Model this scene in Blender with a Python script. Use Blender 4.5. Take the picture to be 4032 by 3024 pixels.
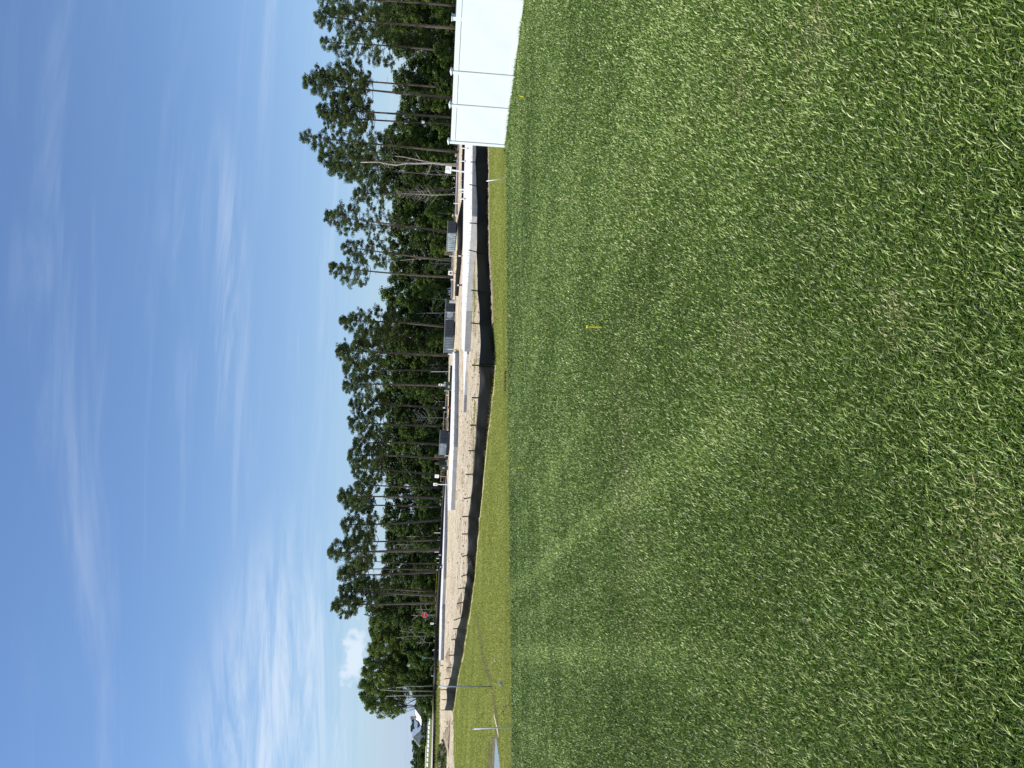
import bpy, bmesh, math, random
import numpy as np
from mathutils import Vector, Matrix
R = math.radians
C = bpy.context.scene
COL = C.collection
for o in list(bpy.data.objects): bpy.data.objects.remove(o)

# ------------------------------------------------------------------ camera
F = 3000.0; PITCH = R(5.39); ROLL = R(2.5); CAMZ = 1.77
fw = Vector((0, math.cos(PITCH), -math.sin(PITCH)))
up0 = Vector((0, math.sin(PITCH), math.cos(PITCH)))
rt0 = Vector((1, 0, 0))
UP = math.cos(ROLL)*up0 - math.sin(ROLL)*rt0
RT = math.cos(ROLL)*rt0 + math.sin(ROLL)*up0
cam = bpy.data.objects.new('camera', bpy.data.cameras.new('camera')); COL.objects.link(cam)
m = Matrix.Identity(4)
for i in range(3):
    m[i][0] = -UP[i]; m[i][1] = RT[i]; m[i][2] = -fw[i]
m[0][3], m[1][3], m[2][3] = 0, 0, CAMZ
cam.matrix_world = m
cam.data.sensor_width = 36; cam.data.lens = F/4032*36
cam.data.clip_start = 0.05; cam.data.clip_end = 6000
C.camera = cam
C.render.resolution_x, C.render.resolution_y = 1024, 768

# ------------------------------------------------------------------ light
SUN_EL = R(54); SUN_AZ = math.atan2(-0.98, -0.2)      # azimuth measured from +Y towards +X
sdir = Vector((math.sin(SUN_AZ)*math.cos(SUN_EL), math.cos(SUN_AZ)*math.cos(SUN_EL), math.sin(SUN_EL)))
sun = bpy.data.objects.new('sun', bpy.data.lights.new('sun', 'SUN')); COL.objects.link(sun)
sun.data.energy = 5.0; sun.data.angle = R(0.5); sun.data.color = (1, .955, .88)
sun.rotation_euler = sdir.to_track_quat('Z', 'Y').to_euler()
W = bpy.data.worlds.new('World'); C.world = W; W.use_nodes = True
C.view_settings.view_transform = 'Standard'; C.view_settings.look = 'None'
C.view_settings.exposure = 0.27; C.view_settings.gamma = 1

def world():
    nt = W.node_tree; N = nt.nodes; L = nt.links; N.clear()
    out = N.new('ShaderNodeOutputWorld'); bg = N.new('ShaderNodeBackground'); bg.inputs[1].default_value = 0.10
    sky = N.new('ShaderNodeTexSky'); sky.sky_type = 'NISHITA'; sky.sun_disc = False
    sky.sun_elevation = SUN_EL; sky.sun_rotation = SUN_AZ
    sky.air_density = 1.35; sky.dust_density = 0.15; sky.ozone_density = 4.0; sky.altitude = 0
    tc = N.new('ShaderNodeTexCoord'); D = tc.outputs['Generated']
    def math_(op, a, b=None, c=None, clamp=False):
        n = N.new('ShaderNodeMath'); n.operation = op; n.use_clamp = clamp
        for i, v in enumerate((a, b, c)):
            if v is None: continue
            if isinstance(v, (int, float)): n.inputs[i].default_value = v
            else: L.new(v, n.inputs[i])
        return n.outputs[0]
    def dot(v):
        n = N.new('ShaderNodeVectorMath'); n.operation = 'DOT_PRODUCT'; L.new(D, n.inputs[0]); n.inputs[1].default_value = v
        return n.outputs['Value']
    sep = N.new('ShaderNodeSeparateXYZ'); L.new(D, sep.inputs[0])
    zz = math_('MAXIMUM', math_('ADD', sep.outputs[2], 0.12), 0.05)
    px = math_('DIVIDE', sep.outputs[0], zz); py = math_('DIVIDE', sep.outputs[1], zz)
    comb = N.new('ShaderNodeCombineXYZ'); L.new(px, comb.inputs[0]); L.new(py, comb.inputs[1])
    def noise(scale, rot, sx, sy, detail=8, dist=0.6, rough=.6, off=(0, 0, 0)):
        mp = N.new('ShaderNodeMapping'); L.new(comb.outputs[0], mp.inputs[0])
        mp.inputs['Rotation'].default_value = (0, 0, rot); mp.inputs['Scale'].default_value = (sx, sy, 1); mp.inputs['Location'].default_value = off
        n = N.new('ShaderNodeTexNoise'); L.new(mp.outputs[0], n.inputs[0]); n.inputs['Scale'].default_value = scale
        n.inputs['Detail'].default_value = detail; n.inputs['Distortion'].default_value = dist; n.inputs['Roughness'].default_value = rough
        return n.outputs[0]
    def smooth(x, a, b):
        n = N.new('ShaderNodeMapRange'); n.interpolation_type = 'SMOOTHERSTEP'; L.new(x, n.inputs[0])
        n.inputs[1].default_value = a; n.inputs[2].default_value = b; return n.outputs[0]
    # thin streaks everywhere
    a = smooth(noise(1.5, R(-14), .45, 2.1, off=(3, 1, 0)), .48, .85)
    b = smooth(noise(3.2, R(-22), .35, 2.6, detail=10), .5, .85)
    base = math_('MULTIPLY', math_('ADD', math_('MULTIPLY', a, .22), math_('MULTIPLY', b, .10)), 1.0)
    # milky veil low in the sky
    veil = math_('MULTIPLY', smooth(sep.outputs[2], .36, .0), .30)
    veil = math_('ADD', veil, math_('MULTIPLY', smooth(sep.outputs[2], .11, -.02), .45))
    # bright cirrus bank low on the left
    def blob(c, sx, sz, a0, a1):
        q = N.new('ShaderNodeVectorMath'); q.operation = 'SUBTRACT'; L.new(D, q.inputs[0]); q.inputs[1].default_value = c.normalized()
        w = N.new('ShaderNodeVectorMath'); w.operation = 'MULTIPLY'; L.new(q.outputs[0], w.inputs[0]); w.inputs[1].default_value = (1/sx, 1/sx, 1/sz)
        l = N.new('ShaderNodeVectorMath'); l.operation = 'LENGTH'; L.new(w.outputs[0], l.inputs[0]); return smooth(l.outputs['Value'], a0, a1)
    bank = math_('MULTIPLY', blob(ray(150, 1090), .30, .115, 1.15, .1), smooth(noise(2.1, R(-8), .6, 1.9, detail=13, rough=.66, off=(5.2, 2.2, 0)), .34, .70))
    bank = math_('MULTIPLY', bank, .58)
    wisp = math_('MULTIPLY', blob(ray(1900, 880), .24, .035, 1.1, .2), smooth(noise(3.0, R(-30), .4, 2.2, detail=12, rough=.6, off=(1.2, 7.2, 0)), .42, .75))
    wisp = math_('ADD', wisp, math_('MULTIPLY', math_('MULTIPLY', blob(ray(1900, 140), .12, .03, 1.1, .2), .45), smooth(noise(3.0, R(20), .5, 2., detail=12, rough=.6, off=(4.2, 1.2, 0)), .45, .75)))
    bank = math_('MAXIMUM', bank, math_('MULTIPLY', wisp, .26))
    # small cumulus above the wood
    c1 = ray(430, 1392).normalized()
    dd = N.new('ShaderNodeVectorMath'); dd.operation = 'SUBTRACT'; L.new(D, dd.inputs[0]); dd.inputs[1].default_value = c1
    sc = N.new('ShaderNodeVectorMath'); sc.operation = 'MULTIPLY'; L.new(dd.outputs[0], sc.inputs[0]); sc.inputs[1].default_value = (1/.037, 1/.037, 1/.0145)
    ln = N.new('ShaderNodeVectorMath'); ln.operation = 'LENGTH'; L.new(sc.outputs[0], ln.inputs[0])
    nz = N.new('ShaderNodeTexNoise'); L.new(D, nz.inputs[0]); nz.inputs['Scale'].default_value = 75; nz.inputs['Detail'].default_value = 9
    cum = smooth(math_('ADD', ln.outputs['Value'], math_('MULTIPLY', math_('SUBTRACT', nz.outputs[0], .5), 2.1)), 1.25, .35)
    cum = math_('MULTIPLY', cum, .72)
    tot = math_('MAXIMUM', math_('MAXIMUM', base, bank), cum, clamp=True)
    tn = N.new('ShaderNodeMixRGB'); tn.blend_type = 'MULTIPLY'; tn.inputs[0].default_value = 1; L.new(sky.outputs[0], tn.inputs[1]); tn.inputs[2].default_value = (.87, .965, 1.15, 1)
    mv = N.new('ShaderNodeMixRGB'); L.new(veil, mv.inputs[0]); L.new(tn.outputs[0], mv.inputs[1]); mv.inputs[2].default_value = (3.3, 4.8, 7.3, 1)
    mx = N.new('ShaderNodeMixRGB'); L.new(tot, mx.inputs[0]); L.new(mv.outputs[0], mx.inputs[1]); mx.inputs[2].default_value = (7.0, 7.7, 8.6, 1)
    L.new(mx.outputs[0], bg.inputs[0]); L.new(bg.outputs[0], out.inputs[0])

def ray(u, v):
    return fw + RT*((u-1512)/F) - UP*((v-2016)/F)
world()

# ------------------------------------------------------------------ terrain maths
def sm(t):
    t = np.clip(t, 0, 1); return t*t*(3-2*t)
rng = np.random.default_rng(7)
LAT = rng.random((256, 256))
def vnoise(x, y, sc):
    x = np.asarray(x, float)*sc+1000.3; y = np.asarray(y, float)*sc+1000.7
    xi = np.floor(x).astype(int); yi = np.floor(y).astype(int); fx = x-xi; fy = y-yi
    fx = fx*fx*(3-2*fx); fy = fy*fy*(3-2*fy)
    a = LAT[xi % 256, yi % 256]; b = LAT[(xi+1) % 256, yi % 256]; c = LAT[xi % 256, (yi+1) % 256]; d = LAT[(xi+1) % 256, (yi+1) % 256]
    return (a*(1-fx)+b*fx)*(1-fy)+(c*(1-fx)+d*fx)*fy
E0 = np.array((0, 19.75)); ED = np.array((.856, .517)); EN = np.array((-.517, .856))
def edge_s(x, y): return (x-E0[0])*EN[0]+(y-E0[1])*EN[1]
def H(x, y):
    x = np.asarray(x, float); y = np.asarray(y, float)
    s = edge_s(x, y)
    h = -.5*sm(s/7.0)
    h = h+.8*sm((y-132)/40)+.65*sm((y-175)/180)+.45*sm((y-360)/160)
    far = sm((s-9)/8)
    h = h+far*(vnoise(x, y, .35)-.5)*.12+far*(vnoise(x, y, .11)-.5)*.12*(1-sm((y-120)/40))
    # shallow basin on the left that holds rain water
    bx = (x+16.0)/4.15; by = (y-23.5-.12*(x+16.0))/1.85
    h = h-.3*np.exp(-(bx**4+by**4)**1.3)*(.85+.3*vnoise(x, y, 1.3))
    return h
def G(u, v):
    """where the sight line meets the ground"""
    d = ray(u, v); t0 = 2.0; 
    prev = t0
    t = t0
    while t < 1500:
        p = (d.x*t, d.y*t, CAMZ+d.z*t)
        if p[2] < float(H(p[0], p[1])):
            lo, hi = prev, t
            for _ in range(25):
                mid = (lo+hi)/2
                if CAMZ+d.z*mid < float(H(d.x*mid, d.y*mid)): hi = mid
                else: lo = mid
            return Vector((d.x*hi, d.y*hi, float(H(d.x*hi, d.y*hi))))
        prev = t; t *= 1.01
    return Vector((d.x*t, d.y*t, 1.4))
def PZ(u, v, z):
    d = ray(u, v); t = (z-CAMZ)/d.z; return Vector((d.x*t, d.y*t, z))
def AD(u, v, D):
    d = ray(u, v); t = D/d.y; return Vector((d.x*t, d.y*t, CAMZ+d.z*t))

# ------------------------------------------------------------------ materials
MATS = {}
def M(name, c1, c2=None, scale=6, rough=.8, spec=.3, bump=0, metal=0, stretch=(1, 1, 1), detail=5, lo=.35, hi=.65):
    if name in MATS: return MATS[name]
    mt = bpy.data.materials.new(name); mt.use_nodes = True; nt = mt.node_tree; b = nt.nodes['Principled BSDF']
    c2 = c2 or tuple(x*.82 for x in c1)
    tc = nt.nodes.new('ShaderNodeTexCoord'); mp = nt.nodes.new('ShaderNodeMapping'); mp.inputs['Scale'].default_value = stretch
    nt.links.new(tc.outputs['Object'], mp.inputs[0])
    n = nt.nodes.new('ShaderNodeTexNoise'); n.inputs['Scale'].default_value = scale; n.inputs['Detail'].default_value = detail
    nt.links.new(mp.outputs[0], n.inputs[0])
    cr = nt.nodes.new('ShaderNodeValToRGB'); cr.color_ramp.elements[0].position = lo; cr.color_ramp.elements[1].position = hi
    cr.color_ramp.elements[0].color = (*c1, 1); cr.color_ramp.elements[1].color = (*c2, 1)
    nt.links.new(n.outputs[0], cr.inputs[0]); nt.links.new(cr.outputs[0], b.inputs['Base Color'])
    b.inputs['Roughness'].default_value = rough; b.inputs['Specular IOR Level'].default_value = spec; b.inputs['Metallic'].default_value = metal
    if bump:
        bp = nt.nodes.new('ShaderNodeBump'); bp.inputs['Strength'].default_value = 1; bp.inputs['Distance'].default_value = bump
        nt.links.new(n.outputs[0], bp.inputs['Height']); nt.links.new(bp.outputs[0], b.inputs['Normal'])
    MATS[name] = mt; return mt
def leafmat(name, cols, transl=.3, rough=.5, spec=.35):
    mt = bpy.data.materials.new(name); mt.use_nodes = True; nt = mt.node_tree; b = nt.nodes['Principled BSDF']
    at = nt.nodes.new('ShaderNodeAttribute'); at.attribute_name = 'tint'
    cr = nt.nodes.new('ShaderNodeValToRGB'); cr.color_ramp.elements.remove(cr.color_ramp.elements[1])
    for i, (p, c) in enumerate(cols):
        e = cr.color_ramp.elements[0] if i == 0 else cr.color_ramp.elements.new(p)
        e.position = p; e.color = (*c, 1)
    nt.links.new(at.outputs['Fac'], cr.inputs[0]); nt.links.new(cr.outputs[0], b.inputs['Base Color'])
    b.inputs['Roughness'].default_value = rough; b.inputs['Specular IOR Level'].default_value = spec
    tr = nt.nodes.new('ShaderNodeBsdfTranslucent'); nt.links.new(cr.outputs[0], tr.inputs[0])
    mx = nt.nodes.new('ShaderNodeMixShader'); mx.inputs[0].default_value = transl
    nt.links.new(b.outputs[0], mx.inputs[1]); nt.links.new(tr.outputs[0], mx.inputs[2]); nt.links.new(mx.outputs[0], nt.nodes['Material Output'].inputs[0])
    return mt
vinyl = M('white_vinyl', (.73, .76, .755), (.69, .725, .715), 1.5, .4, .4)
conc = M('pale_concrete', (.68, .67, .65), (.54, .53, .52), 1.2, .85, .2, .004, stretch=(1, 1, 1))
form = M('shaded_concrete_side', (.46, .45, .43), (.38, .375, .36), 2.5, .9, .2)  # darker copy of the concrete, the slab sides' shade painted in
blackcloth = M('black_woven_fabric', (.006, .006, .006), (.013, .013, .013), 30, .55, .16, .004)
stake_m = M('dark_stake', (.022, .018, .015), (.035, .028, .024), 20, .7)
pvc = M('white_pipe', (.78, .78, .76), (.7, .7, .68), 10, .4, .4)
blk = M('black_plastic', (.012, .012, .013), (.02, .02, .02), 10, .5, .4)
red = M('red_plastic', (.35, .02, .03), None, 10, .5, .4)
steel = M('galvanised_steel', (.33, .35, .36), (.25, .27, .28), 15, .45, .5, metal=.4)
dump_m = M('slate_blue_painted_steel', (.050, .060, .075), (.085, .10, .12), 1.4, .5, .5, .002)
dump_lit = M('sunlit_pale_steel', (.33, .40, .43), (.14, .18, .21), .9, .6, .4, .002, detail=9)  # paler copy of the dumpster steel with sunlight painted in
bark = M('pine_bark', (.12, .105, .085), (.055, .046, .038), 8, .95, .1, .03, stretch=(1, 1, .25))
palebark = M('pale_bark', (.42, .40, .36), (.25, .23, .2), 5, .9, .1, .01, stretch=(1, 1, .3))
wood = M('raw_lumber', (.45, .36, .24), (.34, .26, .17), 5, .85, .2, stretch=(1, 1, 5))
white = M('white_paint', (.8, .8, .79), None, 4, .5, .4)
yellow = M('yellow_plastic', (.98, .84, .03), (.95, .78, .02), 20, .45, .3)
green_m = M('utility_green', (.05, .085, .045), (.07, .10, .06), 5, .5, .4)

# ------------------------------------------------------------------ mesh helpers
def npmesh(name, V, Fc, tint=None, material=None, smooth=False):
    V = np.asarray(V, np.float32); Fc = np.asarray(Fc, np.int32); k = Fc.shape[1]
    me = bpy.data.meshes.new(name); me.vertices.add(len(V)); me.vertices.foreach_set('co', V.ravel())
    me.loops.add(Fc.size); me.loops.foreach_set('vertex_index', Fc.ravel())
    me.polygons.add(len(Fc)); me.polygons.foreach_set('loop_start', np.arange(0, Fc.size, k, dtype=np.int32))
    me.update(calc_edges=True)
    if tint is not None:
        a = me.attributes.new('tint', 'FLOAT', 'POINT'); a.data.foreach_set('value', np.asarray(tint, np.float32))
    if smooth: me.polygons.foreach_set('use_smooth', np.ones(len(Fc), bool))
    if material: me.materials.append(material)
    return me
def link(name, data, parent=None):
    o = bpy.data.objects.new(name, data); COL.objects.link(o)
    if parent: o.parent = parent
    return o
def thing(name, label, cat, loc=(0, 0, 0), rz=0, group=None):
    o = link(name, None); o.location = loc; o.rotation_euler = (0, 0, rz); o['label'] = label; o['category'] = cat
    o.empty_display_size = .2
    if group: o['group'] = group
    return o
def tag(o, label, cat, group=None):
    o['label'] = label; o['category'] = cat
    if group: o['group'] = group
    return o
def kind(o, k): o['kind'] = k; return o
class MB:
    def __init__(s): s.V = []; s.F = []
    def add(s, vs, fs):
        n = len(s.V); s.V += [tuple(v) for v in vs]; s.F += [tuple(i+n for i in f) for f in fs]; return s
    def box(s, c, size, rot=None):
        x, y, z = (d/2 for d in size); vs = [Vector((a*x, b*y, e*z)) for a in (-1, 1) for b in (-1, 1) for e in (-1, 1)]
        if rot is not None: vs = [rot @ v for v in vs]
        c = Vector(c); return s.add([v+c for v in vs], [(0, 1, 3, 2), (4, 6, 7, 5), (0, 4, 5, 1), (2, 3, 7, 6), (0, 2, 6, 4), (1, 5, 7, 3)])
    def tube(s, pts, rad, n=8, caps=True):
        pts = [Vector(p) for p in pts]
        if isinstance(rad, (int, float)): rad = [rad]*len(pts)
        vs = []; fs = []
        for i, p in enumerate(pts):
            t = (pts[min(i+1, len(pts)-1)]-pts[max(i-1, 0)]).normalized()
            a = t.cross(Vector((0.31, 0.95, 0.02))); 
            if a.length < .1: a = t.cross(Vector((1, 0, 0)))
            a.normalize(); b = t.cross(a)
            for k in range(n):
                w = 2*math.pi*k/n; vs.append(p+(a*math.cos(w)+b*math.sin(w))*rad[i])
            if i:
                for k in range(n):
                    q = (i-1)*n; fs.append((q+k, q+(k+1) % n, q+n+(k+1) % n, q+n+k))
        if caps: fs.append(tuple(range(n-1, -1, -1))); fs.append(tuple(range((len(pts)-1)*n, len(pts)*n)))
        return s.add(vs, fs)
    def prism(s, top, z0):       # polygon extruded straight down to z0
        n = len(top); vs = list(top)+[(p[0], p[1], z0) for p in top]
        return s.add(vs, [tuple(range(n)), tuple(range(2*n-1, n-1, -1))]+[(i, i+n, (i+1) % n+n, (i+1) % n) for i in range(n)])
    def build(s, name, material, parent=None, smooth=False, bevel=0):
        me = bpy.data.meshes.new(name); me.from_pydata(s.V, [], s.F); me.materials.append(material)
        bm = bmesh.new(); bm.from_mesh(me); bmesh.ops.recalc_face_normals(bm, faces=bm.faces)
        if bevel: bmesh.ops.bevel(bm, geom=bm.edges[:], offset=bevel, segments=1, affect='EDGES', clamp_overlap=True)
        bm.to_mesh(me); bm.free()
        if smooth:
            for p in me.polygons: p.use_smooth = True
        return link(name, me, parent)
def copy_tree(o, parent=None):
    c = o.copy(); COL.objects.link(c); c.parent = parent
    for ch in ALLCH.get(o.as_pointer(), []): copy_tree(ch, c)
    return c
ALLCH = {}
def reg(o):
    ALLCH[o.as_pointer()] = list(o.children)
    for c in o.children: reg(c)
def inpoly(x, y, P):
    ins = np.zeros(np.shape(x), bool); n = len(P)
    for i in range(n):
        x1, y1 = P[i]; x2, y2 = P[(i+1) % n]
        c = ((y1 > y) != (y2 > y)) & (x < (x2-x1)*(y-y1)/((y2-y1) if y2 != y1 else 1e-9)+x1)
        ins ^= c
    return ins
def gridsheet(name, xs, ys, off, material, poly=None, hf=H, keep=None, jit=0):
    X, Y = np.meshgrid(xs, ys); Xf, Yf = X.ravel(), Y.ravel()
    Z = hf(Xf, Yf)+off; nx, ny = len(xs), len(ys)
    i = np.arange(ny-1)[:, None]*nx+np.arange(nx-1)[None]; i = i.ravel()
    Fc = np.stack([i, i+1, i+1+nx, i+nx], 1)
    if poly is not None:
        cx = Xf[Fc].mean(1)+ (vnoise(Xf[Fc[:, 0]]*3, Yf[Fc[:, 0]]*3, 1)-.5)*jit; cy = Yf[Fc].mean(1)+(vnoise(Xf[Fc[:, 0]]*3+50, Yf[Fc[:, 0]]*3, 1)-.5)*jit
        Fc = Fc[inpoly(cx, cy, poly)]
        used = np.unique(Fc); mp = np.zeros(len(Xf), int); mp[used] = np.arange(len(used)); Fc = mp[Fc]
        Xf, Yf, Z = Xf[used], Yf[used], Z[used]
    return link(name, npmesh(name, np.stack([Xf, Yf, Z], 1), Fc, material=material, smooth=True))

# ------------------------------------------------------------------ ground sheets
def sandmat():
    mt = bpy.data.materials.new('straw_and_sand'); mt.use_nodes = True; nt = mt.node_tree; b = nt.nodes['Principled BSDF']; N = nt.nodes; L = nt.links
    tc = N.new('ShaderNodeTexCoord')
    def nz(scale, st, rot=0, detail=8, dist=0., rough=.6):
        mp = N.new('ShaderNodeMapping'); mp.inputs['Scale'].default_value = st; mp.inputs['Rotation'].default_value = (0, 0, rot); L.new(tc.outputs['Object'], mp.inputs[0])
        n = N.new('ShaderNodeTexNoise'); n.inputs['Scale'].default_value = scale; n.inputs['Detail'].default_value = detail; n.inputs['Distortion'].default_value = dist; n.inputs['Roughness'].default_value = rough
        L.new(mp.outputs[0], n.inputs[0]); return n.outputs[0]
    def ramp(f, stops):
        cr = N.new('ShaderNodeValToRGB'); cr.color_ramp.elements.remove(cr.color_ramp.elements[1])
        for i, (p, c) in enumerate(stops):
            e = cr.color_ramp.elements[0] if i == 0 else cr.color_ramp.elements.new(p); e.position = p; e.color = (*c, 1)
        L.new(f, cr.inputs[0]); return cr.outputs[0]
    def mix(f, a, c):
        mx = N.new('ShaderNodeMixRGB'); L.new(f, mx.inputs[0])
        for i, q in ((1, a), (2, c)):
            if isinstance(q, tuple): mx.inputs[i].default_value = (*q, 1)
            else: L.new(q, mx.inputs[i])
        return mx.outputs[0]
    fine = nz(1.5, (.6, 1.3, 1), R(-31), 12, .4, .85)
    base = ramp(fine, [(.30, (.20, .14, .085)), (.40, (.44, .35, .23)), (.50, (.68, .58, .41)), (.70, (.80, .71, .54))])
    big = ramp(nz(.18, (1, .45, 1), R(-32), 6, .8), [(.5, (0, 0, 0)), (.68, (1, 1, 1))])
    mb_ = N.new('ShaderNodeMath'); mb_.operation = 'MULTIPLY'; L.new(big, mb_.inputs[0]); mb_.inputs[1].default_value = .5
    base = mix(mb_.outputs[0], base, (.46, .33, .22))
    gm = ramp(nz(.42, (1, .5, 1), R(-30), 9, .5, .7), [(.58, (0, 0, 0)), (.70, (1, 1, 1))])
    mul = N.new('ShaderNodeMath'); mul.operation = 'MULTIPLY'; L.new(gm, mul.inputs[0]); mul.inputs[1].default_value = .7
    base = mix(mul.outputs[0], base, (.20, .23, .06))
    st = ramp(nz(.75, (1, 1, 1), R(-31), 9, .8, .72), [(.50, (0, 0, 0)), (.60, (1, 1, 1))])
    ms = N.new('ShaderNodeMath'); ms.operation = 'MULTIPLY'; L.new(st, ms.inputs[0]); ms.inputs[1].default_value = .85
    base = mix(ms.outputs[0], base, (.34, .25, .155))
    # beyond the second fabric fence the land is grown over with grass
    sep = N.new('ShaderNodeSeparateXYZ'); L.new(tc.outputs['Object'], sep.inputs[0])
    mr = N.new('ShaderNodeMapRange'); mr.inputs[1].default_value = 150; mr.inputs[2].default_value = 172; L.new(sep.outputs[1], mr.inputs[0])
    mr2 = N.new('ShaderNodeMapRange'); mr2.inputs[1].default_value = 30; mr2.inputs[2].default_value = -40; L.new(sep.outputs[0], mr2.inputs[0])
    m3 = N.new('ShaderNodeMath'); m3.operation = 'MULTIPLY'; L.new(mr.outputs[0], m3.inputs[0]); L.new(mr2.outputs[0], m3.inputs[1])
    gr = ramp(nz(.25, (1, 1, 1), 0, 10), [(.35, (.10, .13, .035)), (.65, (.17, .19, .06))])
    base = mix(m3.outputs[0], base, gr)
    L.new(base, b.inputs['Base Color']); b.inputs['Roughness'].default_value = .95; b.inputs['Specular IOR Level'].default_value = .1
    bp = N.new('ShaderNodeBump'); bp.inputs['Distance'].default_value = .25; L.new(fine, bp.inputs['Height']); L.new(bp.outputs[0], b.inputs['Normal'])
    return mt
xs = np.unique(np.concatenate([np.arange(-60, 60, 1.0), np.geomspace(60, 1500, 30), -np.geomspace(60, 1500, 30)]))
ys = np.unique(np.concatenate([np.arange(-60, 14, 6), np.arange(14, 130, 1.0), np.geomspace(130, 3000, 90)]))
kind(gridsheet('ground', xs, ys, -.06, sandmat()), 'structure')
# lawn plate
lawn_base = M('lawn_soil', (.035, .055, .012), (.06, .085, .018), 9, .95, .1, .02, detail=8)
ts = np.arange(-70, 61, 2.0)
V = []; nt_, ss = len(ts), (-75, -40, -20, -8, -2, 0.02)
for s_ in ss:
    for t in ts: V.append((E0[0]+ED[0]*t+EN[0]*s_, E0[1]+ED[1]*t+EN[1]*s_, .004))
Fc = [(i*nt_+j, i*nt_+j+1, (i+1)*nt_+j+1, (i+1)*nt_+j) for i in range(len(ss)-1) for j in range(nt_-1)]
kind(link('lawn', npmesh('lawn', V, Fc, material=lawn_base)), 'structure')

# silt fence stakes, read off the photograph: (y_top, v_top, y_base, v_base, v of the cloth's top edge)
ST = [(560, 1858, 560, 1921, 1872), (638, 1856, 641, 1923, 1871), (727, 1852, 744, 1924, 1875), (878, 1853, 884, 1924, 1877), (985, 1849, 1005, 1926, 1876), (1143, 1860, 1153, 1936, 1880),
      (1272, 1859, 1281, 1940, 1888), (1438, 1863, 1441, 1953, 1885), (1566, 1862, 1567, 1940, 1882), (1674, 1855, 1675, 1926, 1874), (1775, 1848, 1772, 1916, 1867),
      (1868, 1838, 1865, 1906, 1861), (1963, 1831, 1951, 1899, 1853), (2034, 1824, 2031, 1890, 1843), (2103, 1823, 2099, 1885, 1841), (2190, 1822, 2180, 1878, 1838),
      (2268, 1821, 2252, 1872, 1837), (2317, 1808, 2311, 1865, 1829), (2376, 1802, 2365, 1857, 1823), (2441, 1790, 2420, 1849, 1814), (2476, 1787, 2471, 1841, 1800),
      (2519, 1780, 2518, 1833, 1791), (2580, 1770, 2579, 1825, 1786), (2629, 1764, 2629, 1813, 1780), (2672, 1754, 2670, 1804, 1771), (2716, 1738, 2713, 1797, 1757),
      (2755, 1742, 2754, 1793, 1759), (2796, 1739, 2796, 1785, 1749)]
BASES = [G(3024-a[2], a[3]) for a in ST]
left_pts = [G(229-120, 1787), G(0, 1791)]
SODP = [(-75, -26.0), (45, 46.9), (34, 66)]+[(b.x, b.y) for b in BASES]+[(p.x, p.y) for p in left_pts]+[(-60, 62), (-110, 40)]
def sodmat():
    mt = M('yellow_green_sod', (.20, .23, .045), (.31, .33, .07), 1.6, .95, .1, .03, detail=12, lo=.3, hi=.7)
    return mt
kind(gridsheet('sod_ground', np.arange(-80, 45, .4), np.arange(-5, 67, .4), .0, sodmat(), poly=SODP, jit=.5), 'structure')

# rain water, mud rut, dirt ridge
wm = bpy.data.materials.new('still_water'); wm.use_nodes = True; b = wm.node_tree.nodes['Principled BSDF']
b.inputs['Base Color'].default_value = (.10, .10, .07, 1); b.inputs['Roughness'].default_value = .06; b.inputs['Specular IOR Level'].default_value = 1.0; b.inputs['IOR'].default_value = 1.6
nz = wm.node_tree.nodes.new('ShaderNodeTexNoise'); nz.inputs['Scale'].default_value = 6
bp = wm.node_tree.nodes.new('ShaderNodeBump'); bp.inputs['Distance'].default_value = .002; wm.node_tree.links.new(nz.outputs[0], bp.inputs['Height']); wm.node_tree.links.new(bp.outputs[0], b.inputs['Normal'])
sg = lambda q: math.copysign(abs(q)**.5, q)
pts = [(-16.0+4.6*sg(math.cos(a)), 23.5+2.2*sg(math.sin(a))+.12*4.6*sg(math.cos(a))) for a in [2*math.pi*i/48 for i in range(48)]]
kind(link('water', npmesh('water', [(-16.0, 23.5, -.565)]+[(x, y, -.565) for x, y in pts], [(0, 1+i, 1+(i+1) % 48) for i in range(48)], material=wm)), 'structure')
mud = M('wet_mud', (.085, .062, .034), (.17, .145, .062), 5, .9, .3, .03, detail=10)
def strip(name, pix, w, off, material, rough=.3, seg=.25, lift=0, wvar=.5):
    P = [G(u, v) for u, v in pix]; L_ = []; 
    for a, b_ in zip(P, P[1:]):
        n = max(2, int((b_-a).length/seg)); L_ += [a.lerp(b_, i/n) for i in range(n)]
    L_.append(P[-1]); V = []; Fc = []; K = 5
    for i, p in enumerate(L_):
        t = (L_[min(i+1, len(L_)-1)]-L_[max(i-1, 0)]); t.z = 0; t.normalize(); nn = Vector((-t.y, t.x, 0))
        ww = w*(1-wvar/2+wvar*float(vnoise(i*.35, 3, 1))); sh = (float(vnoise(i*.3, 9, 1))-.5)*rough
        for k in range(K):
            q = p+nn*((k/(K-1)-.5)*ww+sh)
            z = float(H(q.x, q.y))+off+lift*math.sin(math.pi*k/(K-1))*(.4+1.2*float(vnoise(i*.9+k*5, k*2.1, 1)))
            if 0 < k < K-1: z += .0
            V.append((q.x, q.y, z))
        if i: Fc += [((i-1)*K+k, (i-1)*K+k+1, i*K+k+1, i*K+k) for k in range(K-1)]
    return kind(link(name, npmesh(name, V, Fc, material=material, smooth=True)), 'structure')
strip('mud_rut', [(620, 1872), (480, 1896), (400, 1912), (330, 1934), (260, 1944), (190, 1956), (110, 1966)], .42, .012, mud)
strip('mud_bank', [(115, 1966), (85, 1946), (40, 1934), (0, 1926), (-90, 1916)], .8, .016, mud)
strip('straw_wash', [(215, 1948), (180, 1956), (140, 1962), (118, 1966)], .22, .03, M('washed_straw', (.6, .52, .38), (.4, .32, .2), 9, .9), wvar=1)
dirt = M('clay_spoil', (.40, .32, .22), (.22, .17, .11), 7, .95, .1, .04, detail=10)
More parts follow.
